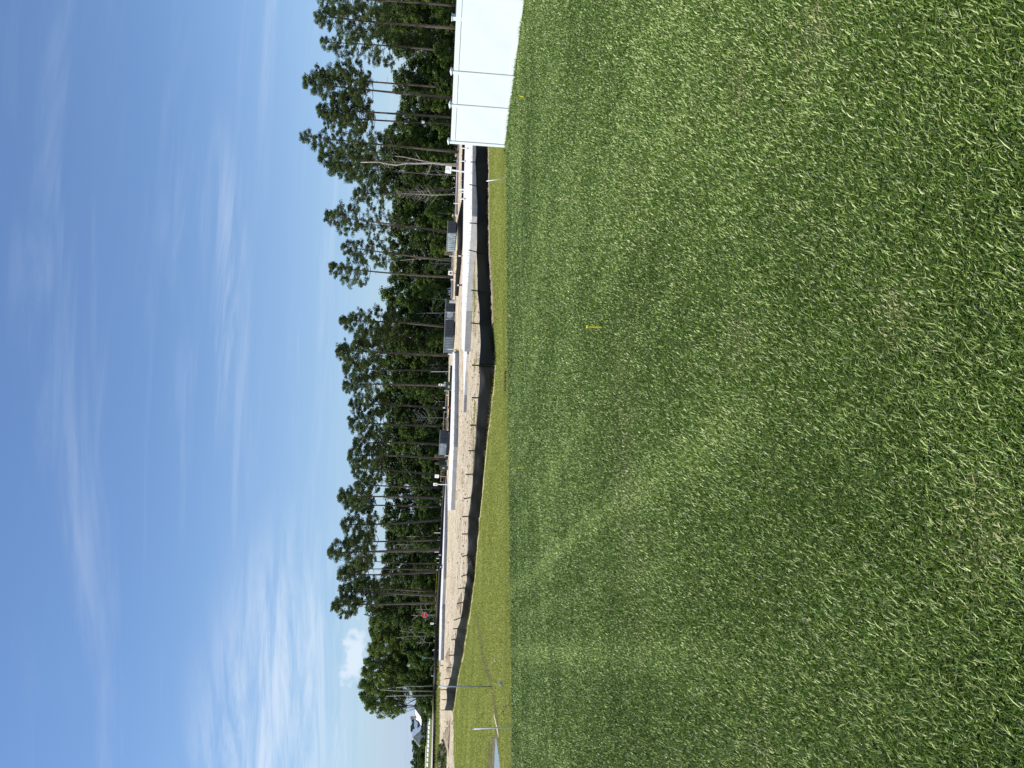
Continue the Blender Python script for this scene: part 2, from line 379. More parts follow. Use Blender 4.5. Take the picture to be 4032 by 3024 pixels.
strip('dirt_ridge', [(3024-a[2]+(0), a[3]+4) for a in ST[:7]], .42, .01, dirt, seg=.12, lift=.06, wvar=1)
strip('dirt_ridge', [(3024-a[2]+(0), a[3]+2) for a in ST[7:]], .3, .01, M('pale_spoil', (.48, .42, .24), (.27, .27, .09), 7, .95, .1, .03), seg=.15, lift=.03, rough=.5, wvar=1.7)

# ------------------------------------------------------------------ grass blades (nobody could count them)
def blades(name, P, Z, L_, Wd, tintv, material, lean=.55, seed=1, bias=(0, 0)):
    r = np.random.default_rng(seed); n = len(P)
    az = r.random(n)*2*np.pi; ln = np.abs(r.normal(lean, .28, n)).clip(.05, 1.25)
    dx, dy = np.cos(az)*np.sin(ln)+bias[0], np.sin(az)*np.sin(ln)+bias[1]; dz = np.cos(ln)
    sx, sy = -np.sin(az+r.normal(0, .5, n)), np.cos(az)
    V = np.zeros((n, 5, 3), np.float32)
    base = np.stack([P[:, 0], P[:, 1], Z], 1); D = np.stack([dx, dy, dz], 1); S = np.stack([sx, sy, np.zeros(n)], 1)*(Wd/2)[:, None]
    m_ = base+D*(L_*.55)[:, None]; droop = r.random(n)*.5
    tip = m_+np.stack([dx*(1+droop), dy*(1+droop), dz*(1-droop*1.3)], 1)*(L_*.5)[:, None]
    V[:, 0] = base-S*.8; V[:, 1] = base+S*.8; V[:, 2] = m_-S; V[:, 3] = m_+S; V[:, 4] = tip
    i = (np.arange(n)*5)[:, None]
    Fc = np.concatenate([i+[0, 1, 2], i+[1, 3, 2], i+[2, 3, 4]], 1).reshape(-1, 3)
    return kind(link(name, npmesh(name, V.reshape(-1, 3), Fc, tint=np.repeat(tintv, 5), material=material)), 'stuff')
def sector(rho0, r0, pw, rmin, rmax, th, seed):
    """points whose density falls with distance"""
    r = np.random.default_rng(seed); e = 2-pw
    cnt = int(rho0*r0**pw*2*th*(rmax**e-rmin**e)/e)
    rr = (rmin**e+r.random(cnt)*(rmax**e-rmin**e))**(1/e); a = (r.random(cnt)*2-1)*th
    return np.stack([np.sin(a)*rr, np.cos(a)*rr], 1), rr
lawn_leaf = leafmat('lawn_blade', [(0, (.011, .026, .003)), (.30, (.062, .122, .010)), (.58, (.180, .285, .034)), (.88, (.56, .65, .25)), (.94, (.36, .34, .14)), (1, (.50, .44, .24))], .30, .40, .32)
P, rr = sector(25000, 2.6, 1.38, 1.4, 29, .64, 11)
s_ = edge_s(P[:, 0], P[:, 1])+(vnoise(P[:, 0], P[:, 1], 2)-.5)*.4+(vnoise(P[:, 0], P[:, 1], .5)-.5)*.3+np.random.default_rng(4).normal(0, .1, len(P)); k_ = s_ < 0.0
for q in (PZ(3024-1287, 2371, 0), PZ(3024-383, 2064, 0), PZ(3024-1845, 2068, 0)): k_ &= np.hypot(P[:, 0]-q.x*.997, P[:, 1]-q.y*.99) > .05
P = P[k_]; rr = rr[k_]
r_ = np.random.default_rng(5)
patch = vnoise(P[:, 0], P[:, 1], .9)*.5+vnoise(P[:, 0]+40, P[:, 1], 2.6)*.3+vnoise(P[:, 0], P[:, 1]+70, .3)*.4
dry = np.clip(vnoise(P[:, 0]+9, P[:, 1]+31, 1.7)*vnoise(P[:, 0]+80, P[:, 1], .45)*2.2-.95, 0, 1)*np.clip((9-rr)/5, 0, 1)
for (qx, qy, qr) in [(G(1690, 2920).x, G(1690, 2920).y, .16), (G(2660, 2920).x, G(2660, 2920).y, .16), (G(2860, 3200).x, G(2860, 3200).y, .2), (G(1790, 3540).x, G(1790, 3540).y, .12), (G(900, 3880).x, G(900, 3880).y, .16), (G(2200, 2390).x, G(2200, 2390).y, .1)]:
    dry += .62*np.exp(-((P[:, 0]-qx)**2+(P[:, 1]-qy)**2)/qr**2)
# mower tracks: lengthwise strips of pressed blades, their paler sheen painted into the tint
tt = (P[:, 0]*ED[0]+P[:, 1]*ED[1]); sq = edge_s(P[:, 0], P[:, 1])+.8*vnoise(P[:, 0], P[:, 1], .25)
track = np.exp(-((sq+1.5)/.10)**2)+np.exp(-((sq+3.0)/.14)**2)+np.exp(-((sq+4.9)/.12)**2)+.6*np.exp(-((sq+7.3)/.2)**2)
q2 = P[:, 0]*.35+P[:, 1]*.2-.0*rr
cc = P[:, 0]*.943+P[:, 1]*.334+.14*(vnoise(P[:, 0], P[:, 1], .4)-.5); band = sum(a_*np.exp(-((cc-c_)/(w_*.75))**2) for c_, a_, w_ in ((-.04, 1.3, .24), (1.33, 1.1, .2), (.62, .35, .12), (2.6, .55, .22), (3.9, .5, .2), (5.2, .45, .2), (6.5, .4, .2), (-1.3, .45, .2), (-2.6, .35, .2)))*np.clip((rr-2.6)/3, 0, 1)*(.6+.8*vnoise(P[:, 0], P[:, 1], 1.1))
stripe = .5+.5*np.tanh(3*np.sin(sq*2*np.pi/2.2))
tint = -.05+.34*patch+r_.random(len(P))**1.75*.80+track*.14+stripe*.03+band*.17
tint = np.where(r_.random(len(P)) < .012+dry*.55, .9+.1*r_.random(len(P)), tint.clip(0, .88))
grow = 1-dry.clip(0, 1)*.45
Lb = (.017+.022*r_.random(len(P)))*grow*(1+.5*(r_.random(len(P)) < .04))*(.8+.4*patch)
Lb = Lb*(1+.5*np.clip((3.3-rr)/1.2, 0, 1)*(r_.random(len(P)) < .18))
Wb = (.0023+.0025*r_.random(len(P)))*np.maximum(1, (rr/3.0)**.60)
keep = r_.random(len(P)) > dry*.35
blades('lawn_grass', P[keep], np.zeros(keep.sum()), Lb[keep]*np.maximum(1, (rr[keep]/8)**.25), Wb[keep], tint[keep], lawn_leaf, .62, 3, bias=(.12, -.08))
# broad turf beyond
sod_leaf = leafmat('sod_blade', [(0, (.13, .16, .026)), (.5, (.235, .265, .050)), (.85, (.36, .37, .095)), (1, (.46, .42, .17))], .3, .6, .25)
P, rr = sector(1500, 17, 1.6, 13, 76, .60, 21)
s_ = edge_s(P[:, 0], P[:, 1]); k_ = (s_+np.random.default_rng(41).normal(0, .12, len(P)) > -.12) & inpoly(P[:, 0], P[:, 1], SODP)
basin = (H(P[:, 0], P[:, 1]) > -.575) | (P[:, 0] > -10) | (P[:, 1] > 26); k_ &= basin; P = P[k_]; rr = rr[k_]; r_ = np.random.default_rng(6)
tint = .18+.45*(vnoise(P[:, 0], P[:, 1], .5)*.5+vnoise(P[:, 0], P[:, 1], 2.2)*.5)+r_.random(len(P))*.4
blades('sod_grass', P, H(P[:, 0], P[:, 1]), .030+.03*r_.random(len(P)), (.007+.006*r_.random(len(P)))*(rr/17)**.8, tint.clip(0, 1), sod_leaf, .6, 4)
# scruffy longer grass along the fabric's foot and the lawn's far edge
r_ = np.random.default_rng(8); Q = []
for a, b_ in zip(BASES, BASES[1:]):
    n = int((b_-a).length*60)
    t = r_.random(n); w = r_.random(n)
    m_ = vnoise(a.x+t*(b_.x-a.x), a.y+t*(b_.y-a.y), .8) > .42
    q = np.stack([a.x+t*(b_.x-a.x), a.y+t*(b_.y-a.y)], 1)+r_.normal(0, .12, (n, 2))-np.array((0.02, .22)); Q.append(q[m_])
Q = np.concatenate(Q)
blades('edge_grass', Q, H(Q[:, 0], Q[:, 1]), .08+.12*r_.random(len(Q))**2, np.full(len(Q), .012), .3+.6*r_.random(len(Q)), sod_leaf, .35, 9)
# taller tufts at the vinyl fence's foot
r_ = np.random.default_rng(31); n = 5200; t_ = r_.random(n)*8.5-.3; fx, fy = .455, -.89
p0 = PZ(2452, 1994, 0); o_ = -np.abs(r_.normal(.02, .09, n))
Q = np.stack([p0.x+fx*t_+.89*o_, p0.y+fy*t_+.455*o_-.03], 1)
blades('fence_grass', Q, np.zeros(n), .05+.12*r_.random(n)**2*(vnoise(t_*2, t_*0, 1)+.3), np.full(n, .011), .3+.5*r_.random(n), lawn_leaf, .4, 33)
# weeds along the distant silt fence's foot
r_ = np.random.default_rng(55); Q = []
for (ua, va, ub, vb, n) in ((-80, 1722, 380, 1729, 5200), (380, 1729, 640, 1735, 1300), (1500, 1790, 1650, 1800, 150)):
    for _ in range(n):
        w = r_.random(); p = PZ(ua+(ub-ua)*w, va+(vb-va)*w+r_.normal(0, 1.0+2.2*float(vnoise(w*22, 1, 1))), -.45)
        if p.y < 165: Q.append((p.x, min(p.y, 146+r_.random()*3)))
Q = np.array(Q); blades('tall_weeds', Q, H(Q[:, 0], Q[:, 1])-.05, .25+.5*r_.random(len(Q))**2, np.full(len(Q), .07), .1+.6*r_.random(len(Q)), sod_leaf, .45, 56)
# low weeds sprinkled over the sand behind the silt fence
n = 9000; u_ = r_.uniform(1150, 2300, n); Q = []
for u in u_:
    p = PZ(u, np.interp(u, [1150, 1500, 1900, 2300], [1868, 1874, 1868, 1870])-abs(r_.normal(0, 9))*(.4+float(vnoise(u*.02, 2, 1))), -.5)
    if float(vnoise(p.x*.7, p.y*.7, 1)) > .45 and not inpoly(np.array([p.x]), np.array([p.y]), SODP)[0]: Q.append((p.x, p.y))
Q = np.array(Q); blades('sand_weeds', Q, H(Q[:, 0], Q[:, 1])-.03, .04+.07*r_.random(len(Q)), np.full(len(Q), .035), .2+.7*r_.random(len(Q)), sod_leaf, .6, 57)
# dirt clods and straw litter over the sand
r_ = np.random.default_rng(12); V = []; Fc = []; n = 0
cand = []
while n < 2600:
    u = r_.uniform(-100, 2500); v = r_.uniform(1730, 1890)
    hz = 1733+.0437*(u-1512)
    if v-hz < 26: continue
    D_ = 2.27*3000/(v-hz)
    p = ((u-1512)/3000*D_, D_)
    if D_ > 150 or inpoly(np.array([p[0]]), np.array([p[1]]), SODP)[0] or edge_s(*p) < 6: continue
    if vnoise(p[0], p[1], .3) < .42 and r_.random() < .8: continue
    z = float(H(*p))-.03; s = .02+.07*r_.random()**4
    dv = r_.normal(0, 1, (6, 3)); dv = dv/np.linalg.norm(dv, axis=1)[:, None]
    o = np.array([(1, 0, 0), (-1, 0, 0), (0, 1, 0), (0, -1, 0), (0, 0, .7), (0, 0, -.5)])*s*(.6+.8*r_.random((6, 1)))*np.array((1.6, 1.6, 1))+(p[0], p[1], z)
    b0 = n*6; V.append(o); Fc += [(b0+a, b0+b_, b0+c) for a, b_, c in ((0, 2, 4), (2, 1, 4), (1, 3, 4), (3, 0, 4), (2, 0, 5), (1, 2, 5), (3, 1, 5), (0, 3, 5))]
    n += 1
kind(link('dirt_clods', npmesh('dirt_clods', np.concatenate(V), Fc, material=M('dry_clod', (.55, .43, .29), (.36, .25, .16), 3, .95, .1))), 'stuff')

# ------------------------------------------------------------------ near silt fence
sf = thing('silt_fence', 'long black fabric silt fence on leaning stakes, bordering the yellow green turf', 'silt fence', BASES[10])
def at(o, p): return Vector(p)-o.location
for (yt, vt, yb, vb, vf), B in zip(ST, BASES):
    T = AD(3024-yt, vt, B.y+.02); d = (T-B).normalized()
    MB().box((0, 0, 0), (.045, .045, (T-B).length+.1), d.to_track_quat('Z', 'Y').to_matrix()).build('stake', stake_m, sf).location = at(sf, (B+T)/2)
V = []; Fc = []; NZ = 11; cols = []
for i, ((a, Ba), (b_, Bb)) in enumerate(zip(zip(ST, BASES), zip(ST[1:], BASES[1:]))):
    Ta = AD(3024-(a[0]+(a[2]-a[0])*.5), a[4], Ba.y); Tb = AD(3024-(b_[0]+(b_[2]-b_[0])*.5), b_[4], Bb.y)
    n = 14; slack = random.Random(i).random()
    if i in (6, 7, 14, 15, 16): slack = 1.3
    for k in range(n+(i == len(ST)-2)):
        t = k/n; p = Ba.lerp(Bb, t); q = Ta.lerp(Tb, t); sag = math.sin(math.pi*t)*(.012+.035*slack); cols.append((p, q, sag, t, slack, i))
for p, q, sag, t, slack, i in cols:
    g = float(H(p.x, p.y))
    for j in range(NZ):
        w = j/(NZ-1); x = p.lerp(q, w); z = (g-.04)*(1-w)+(q.z-sag)*w
        fold = math.sin(w*19+t*7*slack+i)*.012*slack+math.sin(w*31-t*11+i*2)*.006*slack+(float(vnoise(t*5+i*7, w*3, 1))-.5)*.07
        env = math.sin(math.pi*t)**.5 if t > 0 else 0
        V.append((x.x-.02, x.y-.03+(-.14*math.sin(math.pi*w)*math.sin(math.pi*t)*slack+fold)*env, z))
nc = len(cols)
Fc = [(i*NZ+j, (i+1)*NZ+j, (i+1)*NZ+j+1, i*NZ+j+1) for i in range(nc-1) for j in range(NZ-1)]
fb = link('fabric', npmesh('fabric', [at(sf, v) for v in V], Fc, material=blackcloth, smooth=True), sf)
md = fb.modifiers.new('thick', 'SOLIDIFY'); md.thickness = .004

def farsilt(label, tab, sp):
    P = [(G(3024-y, vb), AD(3024-y, vt, G(3024-y, vb).y)) for y, vt, vb in tab]
    t = thing('silt_fence', label, 'silt fence', P[0][0]); V = []
    n = 0
    for (a, A), (b_, B) in zip(P, P[1:]):
        k = max(2, int((b_-a).length/sp))
        for i in range(k):
            w = i/k; p = a.lerp(b_, w); q = A.lerp(B, w); g = float(H(p.x, p.y)); h = max(.35, min(1.0, q.z-g)); wob = (random.random()-.5)*.12
            V += [at(t, (p.x, p.y, g-.05)), at(t, (p.x, p.y+wob-.05, g+h*.5)), at(t, (p.x, p.y, g+h+(random.random()-.5)*.08))]
            if n % 2 == 0 and n < 190: MB().tube([at(t, (p.x, p.y+.05, g)), at(t, (p.x+wob*.4, p.y+.05, g+h+.14))], .03, 5).build('stake', stake_m, t)
            n += 1
    N_ = len(V)//3
    f = link('fabric', npmesh('fabric', V, [(i*3+j, i*3+3+j, i*3+4+j, i*3+1+j) for i in range(N_-1) for j in (0, 1)], material=blackcloth), t)
    f.modifiers.new('thick', 'SOLIDIFY').thickness = .01
random.seed(3)
farsilt('distant black fabric silt fence running in front of the wood and on past the house', [(1440, 1773, 1782), (1560, 1767, 1778), (1700, 1766, 1776), (1830, 1750, 1760), (1900, 1746, 1757), (1960, 1742, 1753), (2060, 1735, 1748), (2160, 1732, 1745), (2230, 1728, 1743), (2320, 1721, 1738), (2440, 1715, 1733), (2560, 1711, 1730), (2640, 1708, 1727), (2700, 1705, 1724), (2800, 1706, 1721), (2900, 1705, 1718), (3020, 1703, 1716), (3260, 1700, 1712)], 1.3)
farsilt('black fabric silt fence behind the nearest concrete slab, sagging before the dumpster', [(480, 1820, 1834), (600, 1819, 1831), (700, 1817, 1829), (790, 1818, 1827), (850, 1804, 1826), (900, 1803, 1824), (980, 1800, 1819), (1040, 1797, 1815), (1100, 1794, 1809), (1150, 1791, 1805), (1182, 1791, 1803)], 1.1)

# ------------------------------------------------------------------ white vinyl fence
P1 = PZ(2452, 1994, 0); P4 = PZ(3020, 2070, 0); fd = (P4-P1).normalized()
def on_line(u):     # where the sight column u crosses the fence's line
    d = RT*((u-1512)/F)+fw
    best = min(range(0, 1401), key=lambda i: abs((lambda p: (Vector((p.x, p.y, .9-CAMZ)).dot(RT)/Vector((p.x, p.y, .9-CAMZ)).dot(fw))*F+1512-u)(P1+fd*(i*.005-.5))))
    return P1+fd*(best*.005-.5)
posts = [P1, on_line(2603), on_line(2733), P4]; posts.append(P4+fd*2.4)
vf = thing('vinyl_fence', 'tall white vinyl privacy fence with flat capped posts at the end of the lawn', 'fence', P1)
rzf = math.atan2(fd.y, fd.x); RZ = Matrix.Rotation(rzf, 3, 'Z')
HF = 1.80
for i, p in enumerate(posts):
    po = MB().box((0, 0, HF/2-.02), (.112, .112, HF+.08), RZ).build('post', vinyl, vf, bevel=.004); po.location = at(vf, p)
    mb = MB(); mb.box((0, 0, .015), (.155, .155, .03), RZ)
    n0 = [RZ @ Vector((a*.0775, b_*.0775, .030)) for a, b_ in ((-1, -1), (1, -1), (1, 1), (-1, 1))]
    mb.add(n0+[Vector((0, 0, .062))], [(0, 1, 4), (1, 2, 4), (2, 3, 4), (3, 0, 4)])
    c = mb.build('post_cap', vinyl, po); c.location = (0, 0, HF+.02)
for a, b_ in zip(posts, posts[1:]):
    L_ = (b_-a).length-.127; mid = (a+b_)/2
    o = MB().box((0, 0, 0), (L_, .064, .14), RZ).build('top_rail', vinyl, vf, bevel=.003); o.location = at(vf, mid+Vector((0, 0, HF-.10)))
    o = MB().box((0, 0, 0), (L_, .064, .14), RZ).build('bottom_rail', vinyl, vf, bevel=.003); o.location = at(vf, mid+Vector((0, 0, .115)))
    nb = max(4, round(L_/.15)); mb = MB(); w = L_/nb
    for k in range(nb): mb.box(RZ @ Vector((-L_/2+(k+.5)*w, 0, 0)), (w-.0006, .05, HF-.34), RZ)
    mb.box((0, 0, 0), (L_-.01, .0485, HF-.345), RZ)
    o = mb.build('panel', vinyl, vf); o.location = at(vf, mid+Vector((0, 0, (HF-.03)/2+.005)))
# the next yard's fence behind: only one post shows over the top
q = AD(3024-68, 1790, 21.6); q.z = 0
bf = thing('vinyl_fence', 'white vinyl fence mostly hidden behind the big blank panel, one cap showing over it', 'fence', q)
nr = Vector((-fd.y, fd.x, 0)); nr = nr if nr.x > 0 else -nr; RN = Matrix.Rotation(math.atan2(nr.y, nr.x), 3, 'Z')
po = MB().box((0, 0, .92), (.127, .127, 1.9), RN).build('post', vinyl, bf); mb = MB(); mb.box((0, 0, .015), (.155, .155, .03), RN).build('post_cap', vinyl, po).location = (0, 0, 1.87)
for k in (0, 1):
    o = MB().box(RN @ Vector((1.2+.064, 0, (.16, 1.72)[k])), (2.4, .045, .14), RN).build(('bottom_rail', 'top_rail')[k], vinyl, bf)
MB().box(RN @ Vector((1.264, 0, .94)), (2.4, .02, 1.5), RN).build('panel', vinyl, bf)

# ------------------------------------------------------------------ concrete slabs
def slab(label, pix, zt, thick, bolts=None, board=None, group='concrete foundation slabs', ground=False):
    if ground: P = [G(u, v)+Vector((0, 0, thick)) for u, v in pix]; P = [Vector((p.x, p.y, P[0].z)) for p in P]
    else: P = [PZ(u, v, zt) for u, v in pix]
    o0 = P[0].copy(); t = thing('concrete_slab', label, 'slab', (o0.x, o0.y, o0.z-thick), 0, group)
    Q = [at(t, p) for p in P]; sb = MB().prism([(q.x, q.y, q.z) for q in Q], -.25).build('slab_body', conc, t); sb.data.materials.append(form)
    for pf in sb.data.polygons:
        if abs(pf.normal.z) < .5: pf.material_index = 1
    if bolts:
        for (i, j, n) in bolts:
            for k in range(n):
                w = (k+.5)/n; p = Q[i].lerp(Q[j], w); c = sum(Q, Vector())/len(Q); p = p+(c-p).normalized()*.15
                mb = MB(); d = (Q[j]-Q[i]).normalized()
                for s in (-.11, .11): mb.tube([p+d*s, p+d*s+Vector((0, 0, .11))], .018, 5)
                mb.build('anchor_bolt', steel, t)
    return t, Q
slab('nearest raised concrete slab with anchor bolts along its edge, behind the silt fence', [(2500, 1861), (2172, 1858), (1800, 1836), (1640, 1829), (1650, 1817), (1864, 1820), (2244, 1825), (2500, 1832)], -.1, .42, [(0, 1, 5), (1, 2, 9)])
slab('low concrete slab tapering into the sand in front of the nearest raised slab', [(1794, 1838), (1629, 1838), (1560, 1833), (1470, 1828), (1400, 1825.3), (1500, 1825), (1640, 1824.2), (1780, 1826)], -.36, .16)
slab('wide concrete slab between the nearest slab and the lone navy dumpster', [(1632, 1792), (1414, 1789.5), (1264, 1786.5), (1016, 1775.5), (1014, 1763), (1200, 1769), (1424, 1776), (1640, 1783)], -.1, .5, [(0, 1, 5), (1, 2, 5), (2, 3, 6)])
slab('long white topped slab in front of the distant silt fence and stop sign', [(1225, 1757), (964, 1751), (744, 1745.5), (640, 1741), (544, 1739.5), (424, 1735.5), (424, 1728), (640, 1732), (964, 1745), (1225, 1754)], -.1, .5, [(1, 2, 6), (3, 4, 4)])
slab('far pale concrete slab edge below the tallest pines by the vinyl fence', [(2500, 1807), (2180, 1801), (2170, 1795), (2500, 1798)], 0, .12, ground=True)
slab('far thin pale slab beside the dumpster with the ribbed lit side and twin post frame', [(2040, 1785), (1850, 1783), (1850, 1776), (2040, 1778)], 0, .12, ground=True)
# form board on blocks beyond the left end
b0, b1 = PZ(540, 1738, -.12), PZ(395, 1733, -.12)
fbd = thing('form_board', 'long grey form board propped on small stakes at the end of the white topped slab', 'board', (b0.x, b0.y, -.5))
d = (b1-b0); MB().box((b0+b1)/2-fbd.location, (d.length, .3, .1), Matrix.Rotation(math.atan2(d.y, d.x), 3, 'Z')).build('plank', conc, fbd)
for k in range(4):
    p = b0.lerp(b1, .04+.3*k); MB().box(p-fbd.location+Vector((0, 0, -.2)), (.12, .12, .5)).build('support', wood, fbd)

# ------------------------------------------------------------------ pipes and stubs
PIPE = [ # y, v top, v bottom, width px, sleeve, label
 (584, 1819, 1856, 4.2, 'b', 'white pipe with a long black foot on the nearest slab beside the vinyl fence'),
 (635, 1811, 1845, 3.8, 'b', 'slim white pipe with short black foot, next after the pipe beside the vinyl fence'),
 (632, 1786, 1802, 1.8, '', 'thin pale rod above the far slab, on the fence side of the leaning pale trunk'),
 (646, 1785, 1801, 1.8, '', 'thin pale rod at the foot of the crooked white trunk'),
 (711, 1807, 1829, 1.8, 'b', 'thin short white pipe behind the nearest slab, past the big tilted notice board'),
 (747, 1806, 1842, 7, '', 'thickest white pipe standing on the nearest slab'),
 (757, 1811, 1828, 5.5, '', 'stubby white pipe tucked behind the thickest white pipe'),
 (783, 1812, 1843, 5.5, 'B', 'short white pipe above a fat black sleeve on the nearest slab'),
 (801, 1786, 1808, 4.5, '', 'white pipe standing clear behind the black sleeved stub'),
 (764, 1789, 1797, 3, '', 'tiny white cap on the far slab behind the stubby pipe'),
 (839, 1808, 1825, 5, '', 'white stub where the black fabric begins beside the first dumpster'),
 (1007, 1804, 1826, 5, 'b', 'white stub with black foot below the twin post frame'),
 (1008, 1769, 1785, 3.5, '', 'white stub just behind the twin post frame'),
 (1060, 1762, 1778, 2.6, '', 'slim white stub between twin post frame and the notice with red marks'),
 (1101, 1774, 1793, 4.5, '', 'pale bluish pipe past the notice with red marks'),
 (1123, 1800, 1827, 6, 'r', 'short pipe with black and dark red sleeves on the nearest slab'),
 (1137, 1760, 1770, 3.5, '', 'small white stub at the wood edge, smaller of the close pair'),
 (1144, 1764, 1777, 3.6, '', 'white stub at the wood edge, larger of the close pair'),
 (1185, 1770, 1797, 4, '', 'leaning white prop against the end of the first joined dumpster'),
 (1192, 1769, 1796, 3.6, '', 'upright white prop against the end of the first joined dumpster'),
 (1376, 1762, 1786, 3, '', 'thin white prop against the ribbed side of the joined dumpster'),
 (1394, 1764, 1785, 6.5, '', 'thick white pipe at the far corner of the ribbed dumpster side'),
 (1453, 1769, 1781, 3.6, '', 'low white stub at the start of the distant silt fence'),
 (1463, 1698, 1770, 1.7, '', 'very tall thin white rod before the dark wood behind the wide slab'),
 (1507, 1749, 1778, 4.6, 'b', 'white pipe beside the green cabinet, on its vinyl fence side'),
 (1519, 1756, 1778, 2.6, '', 'slim pipe right in front of the green cabinet'),
 (1538, 1750, 1772, 4, '', 'white pipe at the house side of the green cabinet'),
 (1556, 1758, 1774, 5, '', 'stubby white pipe a step past the green cabinet'),
 (1605, 1744, 1777, 5.2, 'r', 'jointed white pipe with a dark red foot on the wide slab'),
 (1621, 1748, 1760, 3, '', 'small stub right behind the jointed pipe with red foot'),
 (1661, 1728, 1742, 2.8, '', 'first of two small tilted stubs before the lone navy dumpster'),
 (1686, 1730, 1743, 2.8, '', 'second of two small stubs, nearer the lone navy dumpster'),
 (1704, 1680, 1733, 1.6, '', 'tall thin white rod rising above the lone navy dumpster'),
 (1757, 1753, 1770, 5.5, '', 'thick white stub in front of the lone dumpster at its lit side'),
 (1794, 1752, 1766, 3.6, '', 'slim stub in front of the lit side of the lone dumpster'),
 (1815, 1755, 1765, 3.6, '', 'short stub at the house side corner of the lone dumpster'),
 (1955, 1740, 1753, 4.6, '', 'solitary white stub past the two white notice boards'),
 (2022, 1673, 1727, 1.7, '', 'tallest thin white rod, leaning before the wood past the notice boards'),
 (2036, 1719, 1730, 2.4, '', 'smallest of three stubs just past the leaning tall rod'),
 (2043, 1716, 1730, 2.4, '', 'middle one of three stubs just past the leaning tall rod'),
 (2052, 1718, 1730, 2.6, '', 'last of three stubs just past the leaning tall rod'),
 (2080, 1731, 1747, 5, '', 'stout white stub at the long white topped slab, first past the tall rod'),
 (2098, 1710, 1745, 2.6, '', 'slender white pipe twice as tall as the stout stub beside it'),
 (2127, 1721, 1737, 2.6, '', 'lone slim stub halfway along the long white topped slab'),
 (2158, 1728, 1740, 2.8, '', 'low slim stub before the thickest bare trunk at the long slab'),
 (2173, 1712, 1739, 3.4, 'b', 'tilted white pipe in front of the thickest bare trunk'),
 (2185, 1728, 1742, 3.2, 'b', 'short white pipe with black foot beside the tilted pipe'),
 (2199, 1718, 1739, 3, 'b', 'upright white pipe just past the thickest bare trunk'),
 (2215, 1720, 1734, 2.2, '', 'small thin stub between the upright pipe and the white meter box'),
 (2244, 1719, 1738, 3, 'r', 'last white pipe of the row, with a red clamp, beyond the meter box'),
]
random.seed(5)
for y, vt, vb, w, sl, lab in PIPE:
    u = 3024-y; B = G(u, vb+ (3 if sl else 0)); D = min(B.y, 168); B = Vector(((u-1512)/F*D*1.0, D, 0)); 
    Tq = AD(u+(vb-vt)*.02*random.uniform(-1, 2), vt, D); Bq = AD(u, vb, D); gz = float(H(Bq.x, Bq.y)); Bq.z = min(Bq.z, Bq.z)
    t = thing('pipe_stub', lab, 'pipe', (Bq.x, Bq.y, gz), 0, 'white plastic pipes standing on the building plots')
    r_px = w/2*D/F; a = Vector((0, 0, -.03)); q = at(t, Tq)
    mb = MB().tube([a, q*.96, q], [r_px, r_px, r_px*.98], 10); mb.tube([q*.97, q*1.005], r_px*1.12, 10); mb.build('pipe_body', pvc, t, smooth=False)
    if sl:
        z0 = max(0, at(t, Bq).z); zl = max(.12, (Tq.z-Bq.z)*.42)
        s = {'b': (1.25, blk), 'B': (1.9, blk), 'r': (1.5, red)}[sl]
        MB().tube([q*(z0/q.z) if z0 else a, q*((z0+zl)/q.z)], r_px*s[0], 10).build('sleeve', s[1], t)
        if sl == 'r': MB().tube([q*((z0+zl*1.2)/q.z), q*((z0+zl*1.7)/q.z)], r_px*1.35, 10).build('sleeve', blk, t)

